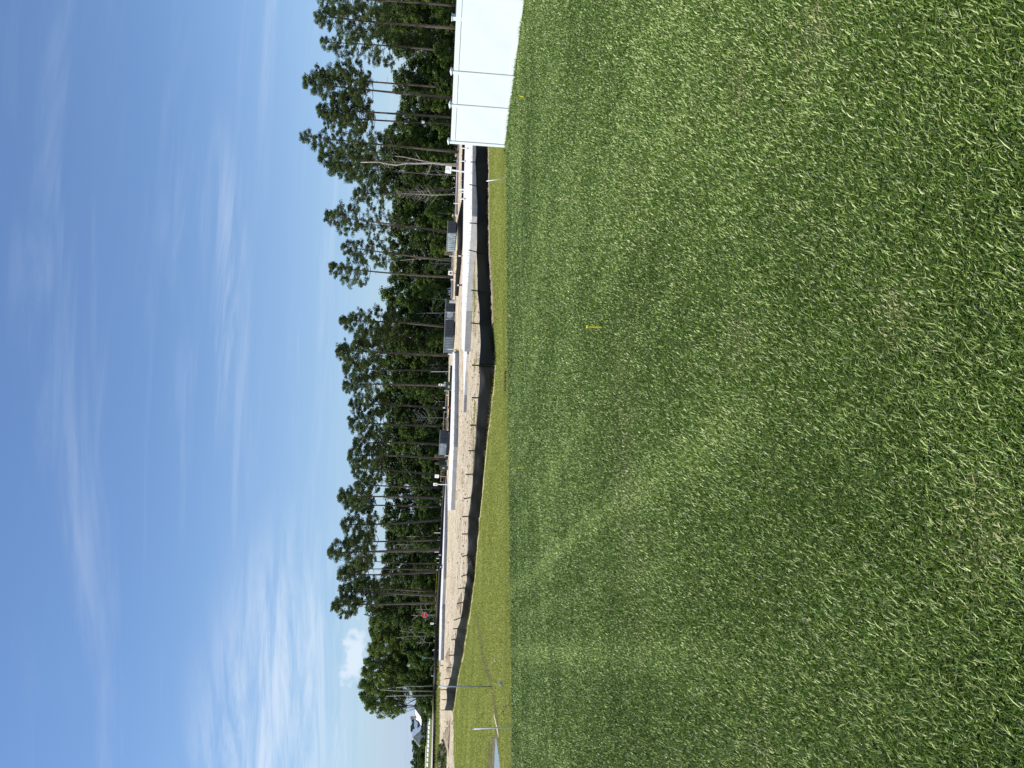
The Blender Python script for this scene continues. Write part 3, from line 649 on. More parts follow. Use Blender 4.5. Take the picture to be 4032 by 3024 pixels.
# ------------------------------------------------------------------ dumpsters
def dumpster(label, pc, pr, pl, hpx, lit, D):
    """pc near corner, pr right end of the short face, pl left end of the long face (pixel columns)"""
    c = AD(*pc, D); g = float(H(c.x, c.y)); h = hpx/F*D; 
    wr = (pr[0]-pc[0])/F*D; wl = (pc[0]-pl[0])/F*D
    t = thing('dumpster', label, 'dumpster', (c.x, c.y, g), 0, 'roll-off dumpsters before the wood')
    ax = Vector((math.cos(R(24)), math.sin(R(24)), 0)); ay = Vector((-ax.y, ax.x, 0))
    W_ = wr/ax.x; 
    Ln = wl/max(.3, -ay.x-(0))   # long side runs back to the left
    Ln = min(Ln, 6.5)
    M3 = Matrix((ax, ay, Vector((0, 0, 1)))).transposed()
    def bx(mb, x, y, z, sx, sy, sz): mb.box(M3 @ Vector((x, y, z)), (sx, sy, sz), M3)
    mb = MB(); bx(mb, W_/2, .03, h/2+.1, W_, .06, h-.2); n = 9
    for k in range(n): bx(mb, (k+.5)*W_/n, -.04, h/2+.08, .06, .08, h-.25)
    mb.build('end_wall', dump_m, t)
    mb = MB(); bx(mb, .03, Ln/2, h/2+.1, .06, Ln, h-.2); n = max(8, int(Ln/.62))
    for k in range(n): bx(mb, -.05, (k+.5)*Ln/n, h/2+.06, .1, .12, h-.28)
    mb.build('side_wall', dump_lit if lit == 2 else MATS.get('sunlit_mid_steel') or M('sunlit_mid_steel', (.15, .19, .21), (.09, .12, .14), 1.2, .55, .4), t)  # sun-facing long side gets lighter steel, the light put into its colour
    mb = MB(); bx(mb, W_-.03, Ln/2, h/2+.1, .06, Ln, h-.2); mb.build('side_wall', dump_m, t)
    mb = MB(); bx(mb, W_/2, Ln-.03, h/2+.1, W_, .06, h-.2); mb.build('end_wall', dump_m, t)
    mb = MB(); bx(mb, W_/2, Ln/2, .2, W_-.1, Ln-.1, .08); mb.build('floor_pan', dump_m, t)
    mb = MB(); bx(mb, 0, Ln/2, h+.02, .16, Ln+.16, .12); bx(mb, W_, Ln/2, h+.02, .16, Ln+.16, .12); bx(mb, W_/2, -.02, h+.02, W_-.16, .12, .12); bx(mb, W_/2, Ln+.02, h+.02, W_-.16, .12, .12)
    mb.build('top_rim', steel, t)
    for sx in (.3, W_-.3): mb = MB(); bx(mb, sx, Ln/2, .08, .12, Ln, .16); mb.build('skid', steel, t)
    mb = MB(); 
    for k in range(14): bx(mb, .3+random.random()*(W_-.6), .4+random.random()*(Ln-.8), h*.75+random.random()*.25*h, .5+random.random(), .2+.4*random.random(), .12)
    return t
dumpster('slate dumpster nearest the vinyl fence, with a bright ribbed side painted as sunlit', (2104, 1803), (2156, 1803), (2008, 1801), 37, 2, 148)
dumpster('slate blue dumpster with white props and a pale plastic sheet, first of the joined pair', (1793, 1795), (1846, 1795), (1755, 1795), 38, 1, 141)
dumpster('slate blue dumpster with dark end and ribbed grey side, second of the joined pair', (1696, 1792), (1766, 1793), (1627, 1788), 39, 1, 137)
dumpster('lone navy dumpster with a pale sunlit-toned ribbed side behind the wide slab', (1276, 1772), (1327, 1772), (1206, 1768), 39, 2, 139)
# pale sheet leaning between the joined pair
p = AD(1780, 1782, 139.5); ps = thing('plastic_sheet', 'pale grey framed sheet leaning between the two joined dumpsters', 'sheet', (p.x, p.y, float(H(p.x, p.y))))
MB().box((0, 0, .95), (1.25, .04, 1.0), Matrix.Rotation(R(-8), 3, 'X')).build('sheet_face', M('cloudy_plastic', (.38, .42, .44), (.28, .31, .33), 3, .4), ps)
for s in (-1, 1): MB().box((s*.66, 0, .95), (.07, .08, 1.9)).build('sheet_frame', white, ps)

# ------------------------------------------------------------------ signs
def textmesh(s, size, material, parent, loc, rot=(R(90), 0, 0)):
    cu = bpy.data.curves.new('lettering', 'FONT'); cu.body = s; cu.size = size; cu.align_x = 'CENTER'; cu.align_y = 'CENTER'; cu.extrude = .004; cu.resolution_u = 2
    o = bpy.data.objects.new('lettering', cu); COL.objects.link(o); bpy.context.view_layer.update()
    me = bpy.data.meshes.new_from_object(o.evaluated_get(bpy.context.evaluated_depsgraph_get())); bpy.data.objects.remove(o)
    me.materials.clear(); me.materials.append(material); q = link('lettering', me, parent); q.location = loc; q.rotation_euler = rot; return q
def board(label, y0, y1, v0, v1, vbase, postw=2.5, postmat=None, lean=0, marks=None, D=None, name='notice_board', cat='sign'):
    u = 3024-(y0+y1)/2; B = G(u, vbase) if D is None else None; D = D or min(B.y, 165); Bq = AD(u, vbase, D); g = float(H(Bq.x, Bq.y))
    t = thing(name, label, cat, (Bq.x, Bq.y, g)); pw = postw*D/F; top = AD(u, v0, D); bot = AD(u, v1, D); h = top.z-bot.z; w = (y1-y0)/F*D
    zt = top.z-g; Rm = Matrix.Rotation(R(lean), 3, 'Y')
    MB().box(Rm @ Vector((0, .04, (zt-.1)/2-.05)), (pw, .06, zt), Rm).build('sign_post', postmat or white, t)
    bo = MB().box((0, 0, 0), (w, .03, h), Rm).build('sign_board', white, t, bevel=.006); bo.location = Rm @ Vector((0, -.01, zt-h/2))
    for (mx, mz, mw, mh, mm) in (marks or []):
        k = MB().box((0, 0, 0), (mw*w, .006, mh*h), Rm).build('printed_mark', mm, bo); k.location = Rm @ Vector((mx*w, -.021, mz*h))
    t.rotation_euler = (0, 0, -R(32))
    return t
ink = M('dark_ink', (.05, .045, .05), None, 10, .6); redink = M('red_ink', (.4, .05, .05), None, 10, .6); greyink = M('grey_ink', (.45, .45, .47), None, 10, .6); blueink = M('blue_grey_ink', (.12, .15, .22), None, 10, .6)
board('large white notice board on a tilted white post near the vinyl fence', 663, 692, 1753, 1777, 1829, 6, white, 4, [(.12, z, .38, .035, greyink) for z in (.32, .2, .08, -.04, -.16)], D=112)
board('small square white notice with a dark picture and red marks, near the first dumpster', 1068, 1086, 1765, 1783, 1795, 2, stake_m, 2, [(0, .02, .55, .30, ink), (0, -.3, .7, .16, redink), (-.1, .3, .3, .08, redink)], D=128)
t = board('narrow upright white sign with two round dark emblems, above the green cabinet', 1513, 1523, 1727, 1753, 1776, 1.6, stake_m, 1, [(0, -.25, .78, .42, blueink)], D=132)
bo = [c for c in t.children if c.name.startswith('sign_board')][0]
MB().tube([(0, -.016, .28), (0, -.028, .28)], .15, 16).build('emblem', ink, bo); MB().tube([(0, -.024, -.28), (0, -.032, -.28)], .12, 16).build('emblem', greyink, bo)
board('blank white notice board on a brown post, first past the lone dumpster', 1869, 1886, 1712, 1728, 1756, 1.8, wood, 2, [(.05, .1, .6, .04, greyink)], D=142)
board('white notice board with dark print on a white post, second past the lone dumpster', 1902, 1916, 1706, 1722, 1755, 3.2, white, 1, [(-.05, -.05, .5, .14, ink), (.05, .2, .4, .08, redink), (0, -.28, .5, .1, ink)], D=142)
board('little white sign with a dark print standing low beside the stop sign', 2450, 2461, 1695, 1707, 1716, 1.2, steel, 0, [(0, .12, .55, .16, ink), (0, -.12, .65, .12, ink)], D=160)
board('white estate notice board on a pale post in front of the far house', 2797, 2808, 1671, 1684, 1706, 1.8, wood, 0, [(-.2, -.2, .3, .2, greyink)], D=200)
# stop sign
u = 602; D = 150; B = AD(u, 1732, D); g = float(H(B.x, B.y)); zc = AD(u, 1671.5, D).z-g
t = thing('stop_sign', 'red octagonal stop sign with white rim on a thin steel post', 'stop sign', (B.x, B.y, g))
MB().box((0, .03, zc/2+.1), (.08, .05, zc+.5)).build('sign_post', steel, t)
def octa(r, y, th): 
    a = [R(22.5+45*k) for k in range(8)]; return MB().add([(r*math.cos(x), y, zc+r*math.sin(x)) for x in a]+[(r*math.cos(x), y+th, zc+r*math.sin(x)) for x in a], [tuple(range(8)), tuple(range(15, 7, -1))]+[(i, i+8, (i+1) % 8+8, (i+1) % 8) for i in range(8)])
octa(.58, -.01, .02).build('sign_plate', white, t); octa(.55, -.018, .006).build('sign_face', M('sign_red', (.55, .02, .03), None, 5, .5), t)
textmesh('STOP', .38, white, t, (0, -.026, zc-.01))
MB().box((0, -.0, zc-1.35), (.09, .02, .16)).build('small_plate', white, t)
# street name sign, lamps, poles
u = 3024-2591; B = AD(u, 1715, 168); g = float(H(B.x, B.y)); zc = AD(u, 1667, 168).z-g
t = thing('street_name_sign', 'crossed green street name blades on a thin pale pole before the wood', 'street sign', (B.x, B.y, g))
MB().tube([(0, 0, 0), (0, 0, zc)], .05, 8).build('sign_pole', steel, t); gs = M('sign_green', (.01, .16, .10), (.02, .22, .15), 3, .45)
b1 = MB().box((0, 0, zc+.12), (1.1, .03, .3), Matrix.Rotation(R(25), 3, 'Z')).build('name_blade', gs, t); MB().box((0, 0, zc-.22), (1.3, .03, .3), Matrix.Rotation(R(-55), 3, 'Z')).build('name_blade', gs, t)
for k in (-.3, -.05, .22): MB().box(Matrix.Rotation(R(25), 3, 'Z') @ Vector((k, -.02, 0))+Vector((0, 0, zc+.12)), (.16, .008, .13), Matrix.Rotation(R(25), 3, 'Z')).build('printed_mark', white, b1)
def lamp(label, u, vtop, vbase, D):
    B = AD(u, vbase, D); g = float(H(B.x, B.y)); zt = AD(u, vtop, D).z-g
    t = thing('street_lamp', label, 'street lamp', (B.x, B.y, g), 0, 'lantern street lamps')
    MB().tube([(0, 0, 0), (0, 0, .5), (0, 0, .6), (0, 0, zt-.9)], [.16, .15, .085, .06], 10).build('lamp_pole', blk, t)
    MB().tube([(0, 0, zt-.9), (0, 0, zt-.82)], [.1, .2], 8).build('lantern_base', blk, t)
    MB().tube([(0, 0, zt-.82), (0, 0, zt-.25)], [.2, .32], 8).build('lantern_glass', M('frosted_glass', (.62, .64, .62), None, 4, .3, .5), t)
    MB().tube([(0, 0, zt-.25), (0, 0, zt-.1), (0, 0, zt)], [.38, .2, .03], 8).build('lantern_roof', blk, t)
lamp('black lantern street lamp in front of the leafy end of the wood', 404, 1600, 1719, 166)
lamp('black lantern street lamp half hidden among tree leaves behind the vinyl fence', 3024-491, 1655, 1800, 152)
# poles and stakes on the turf
def pole(label, bt, tp, w, zb, material, name='marker_stake', cat='stake', group=None, tip=None):
    B = PZ(*bt, zb) if zb is not None else G(*bt); T = AD(*tp, B.y); t = thing(name, label, cat, B, 0, group)
    q = at(t, T); r = w/2*B.y/F; MB().tube([(0, 0, -.05), q*.5, q], [r, r, r], 8).build('shaft', material, t, smooth=True)
    if tip: MB().tube([q*.985, q*1.008], r*1.15, 8).build('end_cap', tip, t)
    return t
pole('tall slender grey steel pole standing in the turf by the end of the silt fence', (321, 1939), (321, 1722), 4.6, None, steel, 'steel_pole', 'pole', tip=blk)
pole('white plastic stake leaning out at the lawn edge by the puddle', (161, 2014), (154, 1862), 5.2, 0, pvc, tip=pvc)
pole('white plastic stake leaning at the lawn edge beside the vinyl fence', (2322, 1990), (2311, 1914), 4.4, 0, pvc, tip=blk)
pole('thin white stake propped against a black stake in the middle of the silt fence', (3024-1442, 1952), (3024-1434, 1888), 3.2, None, pvc)
pole('tiny pale blue stake tilted before the distant silt fence, nearer the stop sign', (3024-2549, 1725), (3024-2561, 1704), 3, None, M('pale_blue_paint', (.35, .55, .65), None, 5, .5))
pole('tiny pale blue stake upright before the distant silt fence, nearer the house', (363, 1716), (363, 1698), 3.4, None, MATS['pale_blue_paint'])
# yellow stakes in the lawn
def ystake(label, bt, tp, w):
    B = PZ(*bt, 0); T = AD(*tp, B.y); t = thing('yellow_stake', label, 'stake', B, 0, 'yellow plastic ground stakes in the lawn'); q = at(t, T); h = q.length; W_ = w*B.y/F
    Rm = q.to_track_quat('Z', 'Y').to_matrix(); mb = MB(); mb.box(Rm @ Vector((0, 0, h*.5)), (W_, .006, h), Rm)
    mb.box(Rm @ Vector((W_*.42, -.006, h*.5)), (.005, .012, h), Rm); mb.box(Rm @ Vector((-W_*.42, -.006, h*.5)), (.005, .012, h), Rm)
    for k in range(6): mb.box(Rm @ Vector((0, -.004, h*(.12+.1*k))), (W_*1.12, .008, h*.035), Rm)
    mb.build('stake_body', yellow, t); MB().box(Rm @ Vector((0, -.004, h+.005)), (W_*1.35, .03, .012), Rm).build('stake_head', yellow, t, bevel=.002)
ystake('yellow ribbed ground stake upright in the middle of the lawn', (3024-1287, 2371), (3024-1285, 2314), 8.5)
ystake('small yellow ground stake near the vinyl fence', (3024-383, 2064), (3024-379, 2048), 4)
ystake('small yellow ground stake on the lawn below the silt fence middle', (3024-1845, 2068), (3024-1842, 2043), 4)
def flag(label, base, top, w, h, material):
    B = PZ(*base, 0); T = AD(*top, B.y); t = thing('marker_flag', label, 'flag', B, 0, 'small wire marker flags at the lawn edge'); q = at(t, T)
    MB().tube([(0, 0, -.02), q], .0025, 5).build('wire', steel, t); V = []; n = 6
    for i in range(n):
        for j in range(3): V.append((q.x-.01-w*(i/(n-1)), q.y+.03*math.sin(i*1.3), q.z-h*j/2*(1-.35*i/(n-1))-.25*w*i/(n-1)))
    link('pennant', npmesh('pennant', V, [(i*3+j, i*3+3+j, i*3+4+j, i*3+1+j) for i in range(n-1) for j in (0, 1)], material=material), t).modifiers.new('thick', 'SOLIDIFY').thickness = .002
flag('pale pink curled marker flag on thin wire at the lawn edge', (3024-2600, 1996), (3024-2592, 1944), .07, .06, M('pale_pink', (.75, .5, .45), (.8, .68, .62), 20, .6))
flag('grey blue marker flag with white edge on thin wire near the grey pole', (3024-2682, 2004), (3024-2682, 1963), .09, .09, M('grey_blue', (.33, .38, .46), (.6, .62, .6), 12, .6, lo=.5, hi=.6))
flag('small blue grey flag lying low in the turf near the puddle', (3024-2915, 2017), (3024-2915, 2009), .06, .04, M('dull_blue', (.2, .26, .36), (.4, .45, .5), 12, .6))
# slatted brown strip, leaf, at the lawn edge
p = PZ(3024-1502, 1992, 0.01); t = thing('slatted_strip', 'brown slatted strip lying flat where lawn meets yellow turf', 'strip', p, R(20))
mb = MB(); 
for k in range(5): mb.box((-.24+.12*k, 0, .022), (.105, .09, .03), Matrix.Rotation(R(14), 3, 'Y'))
mb.build('slats', M('brown_paint', (.10, .05, .035), (.15, .08, .05), 20, .7), t)
p = PZ(3024-1250, 2010, .03); t = link('dry_leaf', npmesh('dry_leaf', [(0, 0, 0), (.05, .03, .03), (.1, 0, .01), (.05, -.03, .035), (.05, 0, .06)], [(0, 1, 4), (1, 2, 4), (2, 3, 4), (3, 0, 4)], material=M('orange_leaf', (.55, .30, .12), (.6, .4, .2), 30, .7))); t.location = p
tag(t, 'curled orange brown dry leaf lying at the far lawn edge', 'leaf')
# twiggy dead branch at the edge near the puddle
p = PZ(3024-2765, 2008, 0.02); t = thing('fallen_twig', 'dark forked twig sticking out of the turf between the flag and the white stake', 'twig', p); mb = MB()
for a, b_ in (((0, 0, 0), (-.22, .1, .12)), ((-.22, .1, .12), (-.42, .2, .1)), ((-.12, .05, .07), (-.2, .3, .2)), ((-.22, .1, .12), (-.3, .02, .22)), ((0, 0, 0), (.18, -.05, .03))): mb.tube([a, b_], [.007, .003], 5)
mb.build('twig_body', stake_m, t)

# ------------------------------------------------------------------ utility boxes, twin post frame, hydrant
def cabinet(label, y0, y1, v0, v1, D, m_=green_m, plate=True, lab='electrical cabinet'):
    u = 3024-(y0+y1)/2; B = AD(u, v1, D); g = float(H(B.x, B.y)); w = (y1-y0)/F*D; h = max(.6, AD(u, v0, D).z-g)
    t = thing('utility_cabinet', label, lab, (B.x, B.y, g), R(8), 'green utility cabinets on the building plots')
    MB().box((0, 0, h/2-.05), (w, w*.8, h-.06)).build('cabinet_body', m_, t, bevel=.02); MB().box((0, -.02, h-.03), (w*1.08, w*.9, .08)).build('cabinet_lid', m_, t)
    MB().box((0, 0, .03), (w*1.2, w, .1)).build('cabinet_pad', conc, t)
    if plate: MB().box((-w*.08, -w*.4-.01, h*.55), (w*.34, .015, h*.22)).build('label_plate', white, t)
cabinet('green utility cabinet behind the wide slab, between white pipes', 1506, 1538, 1754, 1776, 136)
cabinet('green utility cabinet with a white plate, past the lone dumpster', 1834, 1850, 1731, 1750, 142)
cabinet('dark unmarked utility cabinet close beside the lone dumpster', 1806, 1832, 1729, 1750, 146, M('dark_green', (.03, .04, .03), None, 4, .6), False)
cabinet('black meter cabinet with a white plate at the long white topped slab', 2224, 2238, 1724, 1742, 138, blk)
u = 3024-1002; B = AD(u, 1798, 132); g = float(H(B.x, B.y)); zt = AD(u, 1751, 132).z-g
t = thing('post_frame', 'narrow twin post wooden frame standing alone beside the first dumpster', 'frame', (B.x, B.y, g))
for s in (-.14, .14): MB().box((s, 0, zt/2), (.09, .09, zt)).build('frame_post', wood, t)
MB().box((0, 0, zt-.05), (.19, .09, .09)).build('frame_header', wood, t)
for y in (1799, 1826):
    u = 3024-y; B = AD(u, 1735, 150); g = float(H(B.x, B.y)); zt = AD(u, 1711 if y == 1799 else 1714, 150).z-g
    t = thing('post_frame', 'narrow pale post frame rising behind the lit side of the lone dumpster' if y == 1799 else 'narrow pale post frame rising behind the dark cabinet by the lone dumpster', 'frame', (B.x, B.y, g))
    for s in (-.13, .13): MB().box((s, 0, zt/2), (.07, .07, zt)).build('frame_post', wood, t)
    MB().box((0, 0, zt-.04), (.19, .07, .07)).build('frame_header', wood, t)
u = 3024-2387; D = 148; B = AD(u, 1731, D); g = float(H(B.x, B.y)); zt = AD(u, 1714, D).z-g
t = thing('hydrant', 'blue hydrant standing at the end of the long white topped slab', 'hydrant', (B.x, B.y, g)); bl = M('blue_paint', (.02, .12, .35), (.03, .17, .42), 5, .5)
MB().tube([(0, 0, 0), (0, 0, .08), (0, 0, .1), (0, 0, zt-.3), (0, 0, zt-.26), (0, 0, zt-.2), (0, 0, zt-.05), (0, 0, zt)], [.22, .22, .14, .14, .2, .18, .1, .04], 12).build('barrel', bl, t, smooth=True)
for s in (-1, 1): MB().tube([(s*.1, 0, zt*.6), (s*.28, 0, zt*.6)], .08, 10).build('nozzle', bl, t)
MB().tube([(0, -.1, zt*.6), (0, -.28, zt*.6)], .1, 10).build('nozzle', bl, t)
def batter(label, y0, y1, v, D, tilt=0):
    A = AD(3024-y0, v, D); B_ = AD(3024-y1, v+tilt, D); g = float(H((A.x+B_.x)/2, D)); t = thing('batter_board', label, 'board', ((A.x+B_.x)/2, D, g), 0, 'raw timber batter boards on the plots'); w = abs(A.x-B_.x); h = max(.35, (A.z+B_.z)/2-g)
    MB().box((0, -.04, h), (w, .03, .12), Matrix.Rotation(R(1.2*tilt), 3, 'Y')).build('plank', wood, t)
    for k in (-.5, 0, .5): MB().box((k*w*.94, 0, h/2), (.06, .05, h+.25)).build('stake', wood, t)
    MB().box((w*.2, .05, h*.5), (.9, .03, .08), Matrix.Rotation(R(35), 3, 'Y')).build('brace', wood, t)
batter('raw timber batter board between the green cabinet and the jointed pipe', 1546, 1600, 1755, 148)
batter('long raw timber batter board just before the lone dumpster', 1622, 1697, 1746, 146, 1)
batter('low raw timber batter board between cabinet with plate and blank notice board', 1853, 1898, 1736, 149)
batter('small raw timber batter board past the slate dumpster twin post frame', 1010, 1050, 1779, 150)
p = AD(3024-1668, 1768, 140); t = thing('lumber_stack', 'small stack of brown lumber before the lone dumpster', 'lumber', (p.x, p.y, float(H(p.x, p.y))), R(12))
for k in range(4):
    for j in range(3): MB().box((0, j*.2-.2, .1+k*.16), (2.6-.2*k, .16, .12)).build('timber', wood, t)
# caution tape
A = G(3024-2255, 1724); Bp = G(3024-2400, 1718)
t = thing('caution_tape', 'thin yellow tape strung low along the foot of the wood near the stop sign', 'tape', (A.x, min(A.y, 166), float(H(A.x, 160))))
A = AD(3024-2255, 1718, 163); Bp = AD(3024-2400, 1714, 163)
MB().box(at(t, (A+Bp)/2), ((Bp-A).length, .01, .03), Matrix.Rotation(math.atan2((Bp-A).z, -(Bp-A).x), 3, 'Y') if False else None).build('tape_band', yellow, t)
for q in (A, (A+Bp)/2, Bp): MB().tube([at(t, (q.x, q.y+.03, q.z-.9)), at(t, (q.x, q.y+.03, q.z+.1))], .03, 6).build('tape_post', wood, t)

# ------------------------------------------------------------------ foliage generators
def leaves(cen, rad, per, size, r, flat=.75, up=.25, aspect=.55, tbase=None):
    """many leaf quads scattered through clumps; returns V, F, tint"""
    n = len(cen)*per; c = np.repeat(cen, per, 0); rr = np.repeat(rad, per)
    d = r.normal(0, 1, (n, 3)); d /= np.linalg.norm(d, axis=1)[:, None]; k = r.random(n)**.45
    p = c+d*(rr*k)[:, None]*np.array((1, 1, flat))
    nrm = d*.7+r.normal(0, .6, (n, 3))+np.array((0, 0, up)); nrm /= np.linalg.norm(nrm, axis=1)[:, None]
    a = np.cross(nrm, r.normal(0, 1, (n, 3))); a /= np.linalg.norm(a, axis=1)[:, None]; b_ = np.cross(nrm, a)
    s = size*(.6+.8*r.random(n))[:, None]
    V = np.stack([p-a*s*.5, p+b_*s*aspect*.5, p+a*s*.5, p-b_*s*aspect*.5], 1).reshape(-1, 3)
    tb = np.repeat(tbase if tbase is not None else r.random(len(cen)), per)
    t = np.repeat((tb*.55+r.random(n)*.45), 4)
    i = np.arange(n)[:, None]*4+np.arange(4)[None]
    return V, i, t
pine_leaf = leafmat('pine_needles', [(0, (.024, .046, .012)), (.5, (.062, .096, .024)), (1, (.150, .195, .055))], .25, .6, .2)
broad_leaf = leafmat('broad_leaves', [(0, (.030, .060, .010)), (.5, (.080, .135, .022)), (1, (.175, .245, .048))], .3, .6, .2)
dark_leaf = leafmat('dark_leaves', [(0, (.022, .042, .010)), (.5, (.052, .088, .018)), (1, (.120, .165, .038))], .25, .6, .2)
bright_leaf = leafmat('bright_leaves', [(0, (.060, .095, .016)), (.5, (.13, .185, .030)), (1, (.23, .29, .062))], .35, .6, .2)

# tall pines: y of the foot, y of the tip, v of the tip, v of the crown's lowest boughs, y of the crown's middle, half width px, depth, leafiness
PINE = [(22, -10, 1240, 1500, 25, 75, 166, 1, 'tall pine at the photo edge, its crown cut off by the frame'),
 (108, 62, 1232, 1535, 85, 72, 158, 1, 'thick trunked pine rising behind the biggest fence panel, snags under its crown'),
 (205, 165, 1255, 1560, 185, 62, 168, .8, 'ragged pine with low loose boughs next after the thick trunked pine by the frame edge'),
 (385, 325, 1186, 1460, 320, 85, 160, 1.2, 'tallest dense pine with a wide dark crown above the second fence post'),
 (345, 300, 1232, 1450, 285, 55, 170, .9, 'slimmer pine crowding the tallest dense pine on its frame side'),
 (462, 430, 1240, 1450, 440, 62, 162, 1.1, 'dark pine above the third fence panel'),
 (496, 462, 1262, 1470, 480, 58, 172, 1, 'pine with dark trunk beside the half hidden lantern'),
 (596, 535, 1178, 1545, 560, 66, 156, .8, 'highest reaching pine with an open airy crown, at the end of the vinyl fence'),
 (648, 612, 1245, 1480, 630, 72, 160, 1.2, 'brown barked pine with dense drooping crown behind the tilted notice board'),
 (690, 655, 1290, 1500, 672, 58, 170, 1, 'pine with a hidden trunk filling in beside the crooked white trunk'),
 (745, 765, 1385, 1530, 762, 55, 164, .8, 'leaning low crowned pine over the dead pale tree'),
 (915, 848, 1276, 1420, 860, 62, 158, .8, 'solitary leaning pine above the first dumpster, boughs reaching sideways'),
 (905, 880, 1390, 1560, 880, 50, 170, .6, 'smaller pine under the solitary leaning pine'),
 (1025, 970, 1340, 1540, 985, 52, 162, .75, 'slim pine with scattered tufts beside the twin post frame'),
 (1090, 1050, 1292, 1450, 1078, 62, 156, .75, 'isolated pine with bare straight trunk and small flat crown before the sky gap'),
 (1287, 1262, 1330, 1570, 1275, 68, 164, 1.1, 'bushy dark pine just past the widest sky gap'),
 (1398, 1378, 1320, 1500, 1395, 70, 158, 1.25, 'dense round crowned pine behind the ribbed joined dumpster'),
 (1320, 1330, 1390, 1560, 1328, 46, 172, .9, 'small pine squeezed between the bushy and the dense round crowned pines'),
 (1458, 1448, 1345, 1500, 1455, 48, 166, .9, 'pine with thin pale trunk behind the very tall white rod'),
 (1519, 1512, 1348, 1490, 1530, 54, 158, .85, 'straight pale trunked pine directly above the sign with round emblems'),
 (1610, 1590, 1372, 1520, 1600, 48, 164, .9, 'pine with a bent upper stem above the jointed pipe'),
 (1676, 1660, 1368, 1500, 1668, 50, 162, 1, 'pine with slim grey trunk before the lone dumpster'),
 (1752, 1745, 1385, 1530, 1735, 48, 160, .9, 'pine standing straight above the lone dumpster'),
 (1808, 1792, 1366, 1490, 1808, 50, 158, 1, 'pine with domed top behind the lone dumpster corner'),
 (1872, 1842, 1382, 1500, 1862, 44, 162, .85, 'pine leaning slightly above the blank notice board'),
 (1920, 1908, 1395, 1490, 1908, 40, 164, .8, 'light crowned pine above the notice board with print'),
 (1963, 1955, 1330, 1450, 1955, 48, 156, .9, 'pine with twin dark stems and rounded crown past the notice boards'),
 (1997, 1988, 1350, 1470, 1985, 38, 160, .8, 'slender pine pressed close to the twin stemmed pine'),
 (2047, 2066, 1338, 1480, 2060, 50, 158, 1, 'dark trunked pine leaning towards the house, behind the leaning tall rod'),
 (2125, 2137, 1350, 1480, 2125, 40, 162, .8, 'pine with short crown between the dark leaning pine and the thick trunked one'),
 (2166, 2176, 1284, 1465, 2165, 62, 154, 1, 'big pine with the thickest bare trunk at the long white topped slab'),
 (2217, 2204, 1400, 1470, 2207, 28, 160, .6, 'very thin stemmed pine just past the thickest trunk'),
 (2250, 2262, 1325, 1440, 2258, 44, 156, .9, 'tall bare stemmed pine above the meter cabinet'),
 (2243, 2240, 1350, 1450, 2238, 30, 162, .7, 'thin companion pine beside the bare stemmed pine over the meter cabinet'),
 (2345, 2328, 1332, 1500, 2330, 56, 156, 1.1, 'dense pine with twin boughs just before the stop sign'),
 (2330, 2312, 1390, 1540, 2300, 40, 166, .9, 'lower pine behind the dense pine before the stop sign'),
 (2372, 2381, 1302, 1410, 2392, 48, 154, .85, 'outermost tall pine over the blue hydrant, flat topped against open sky')]
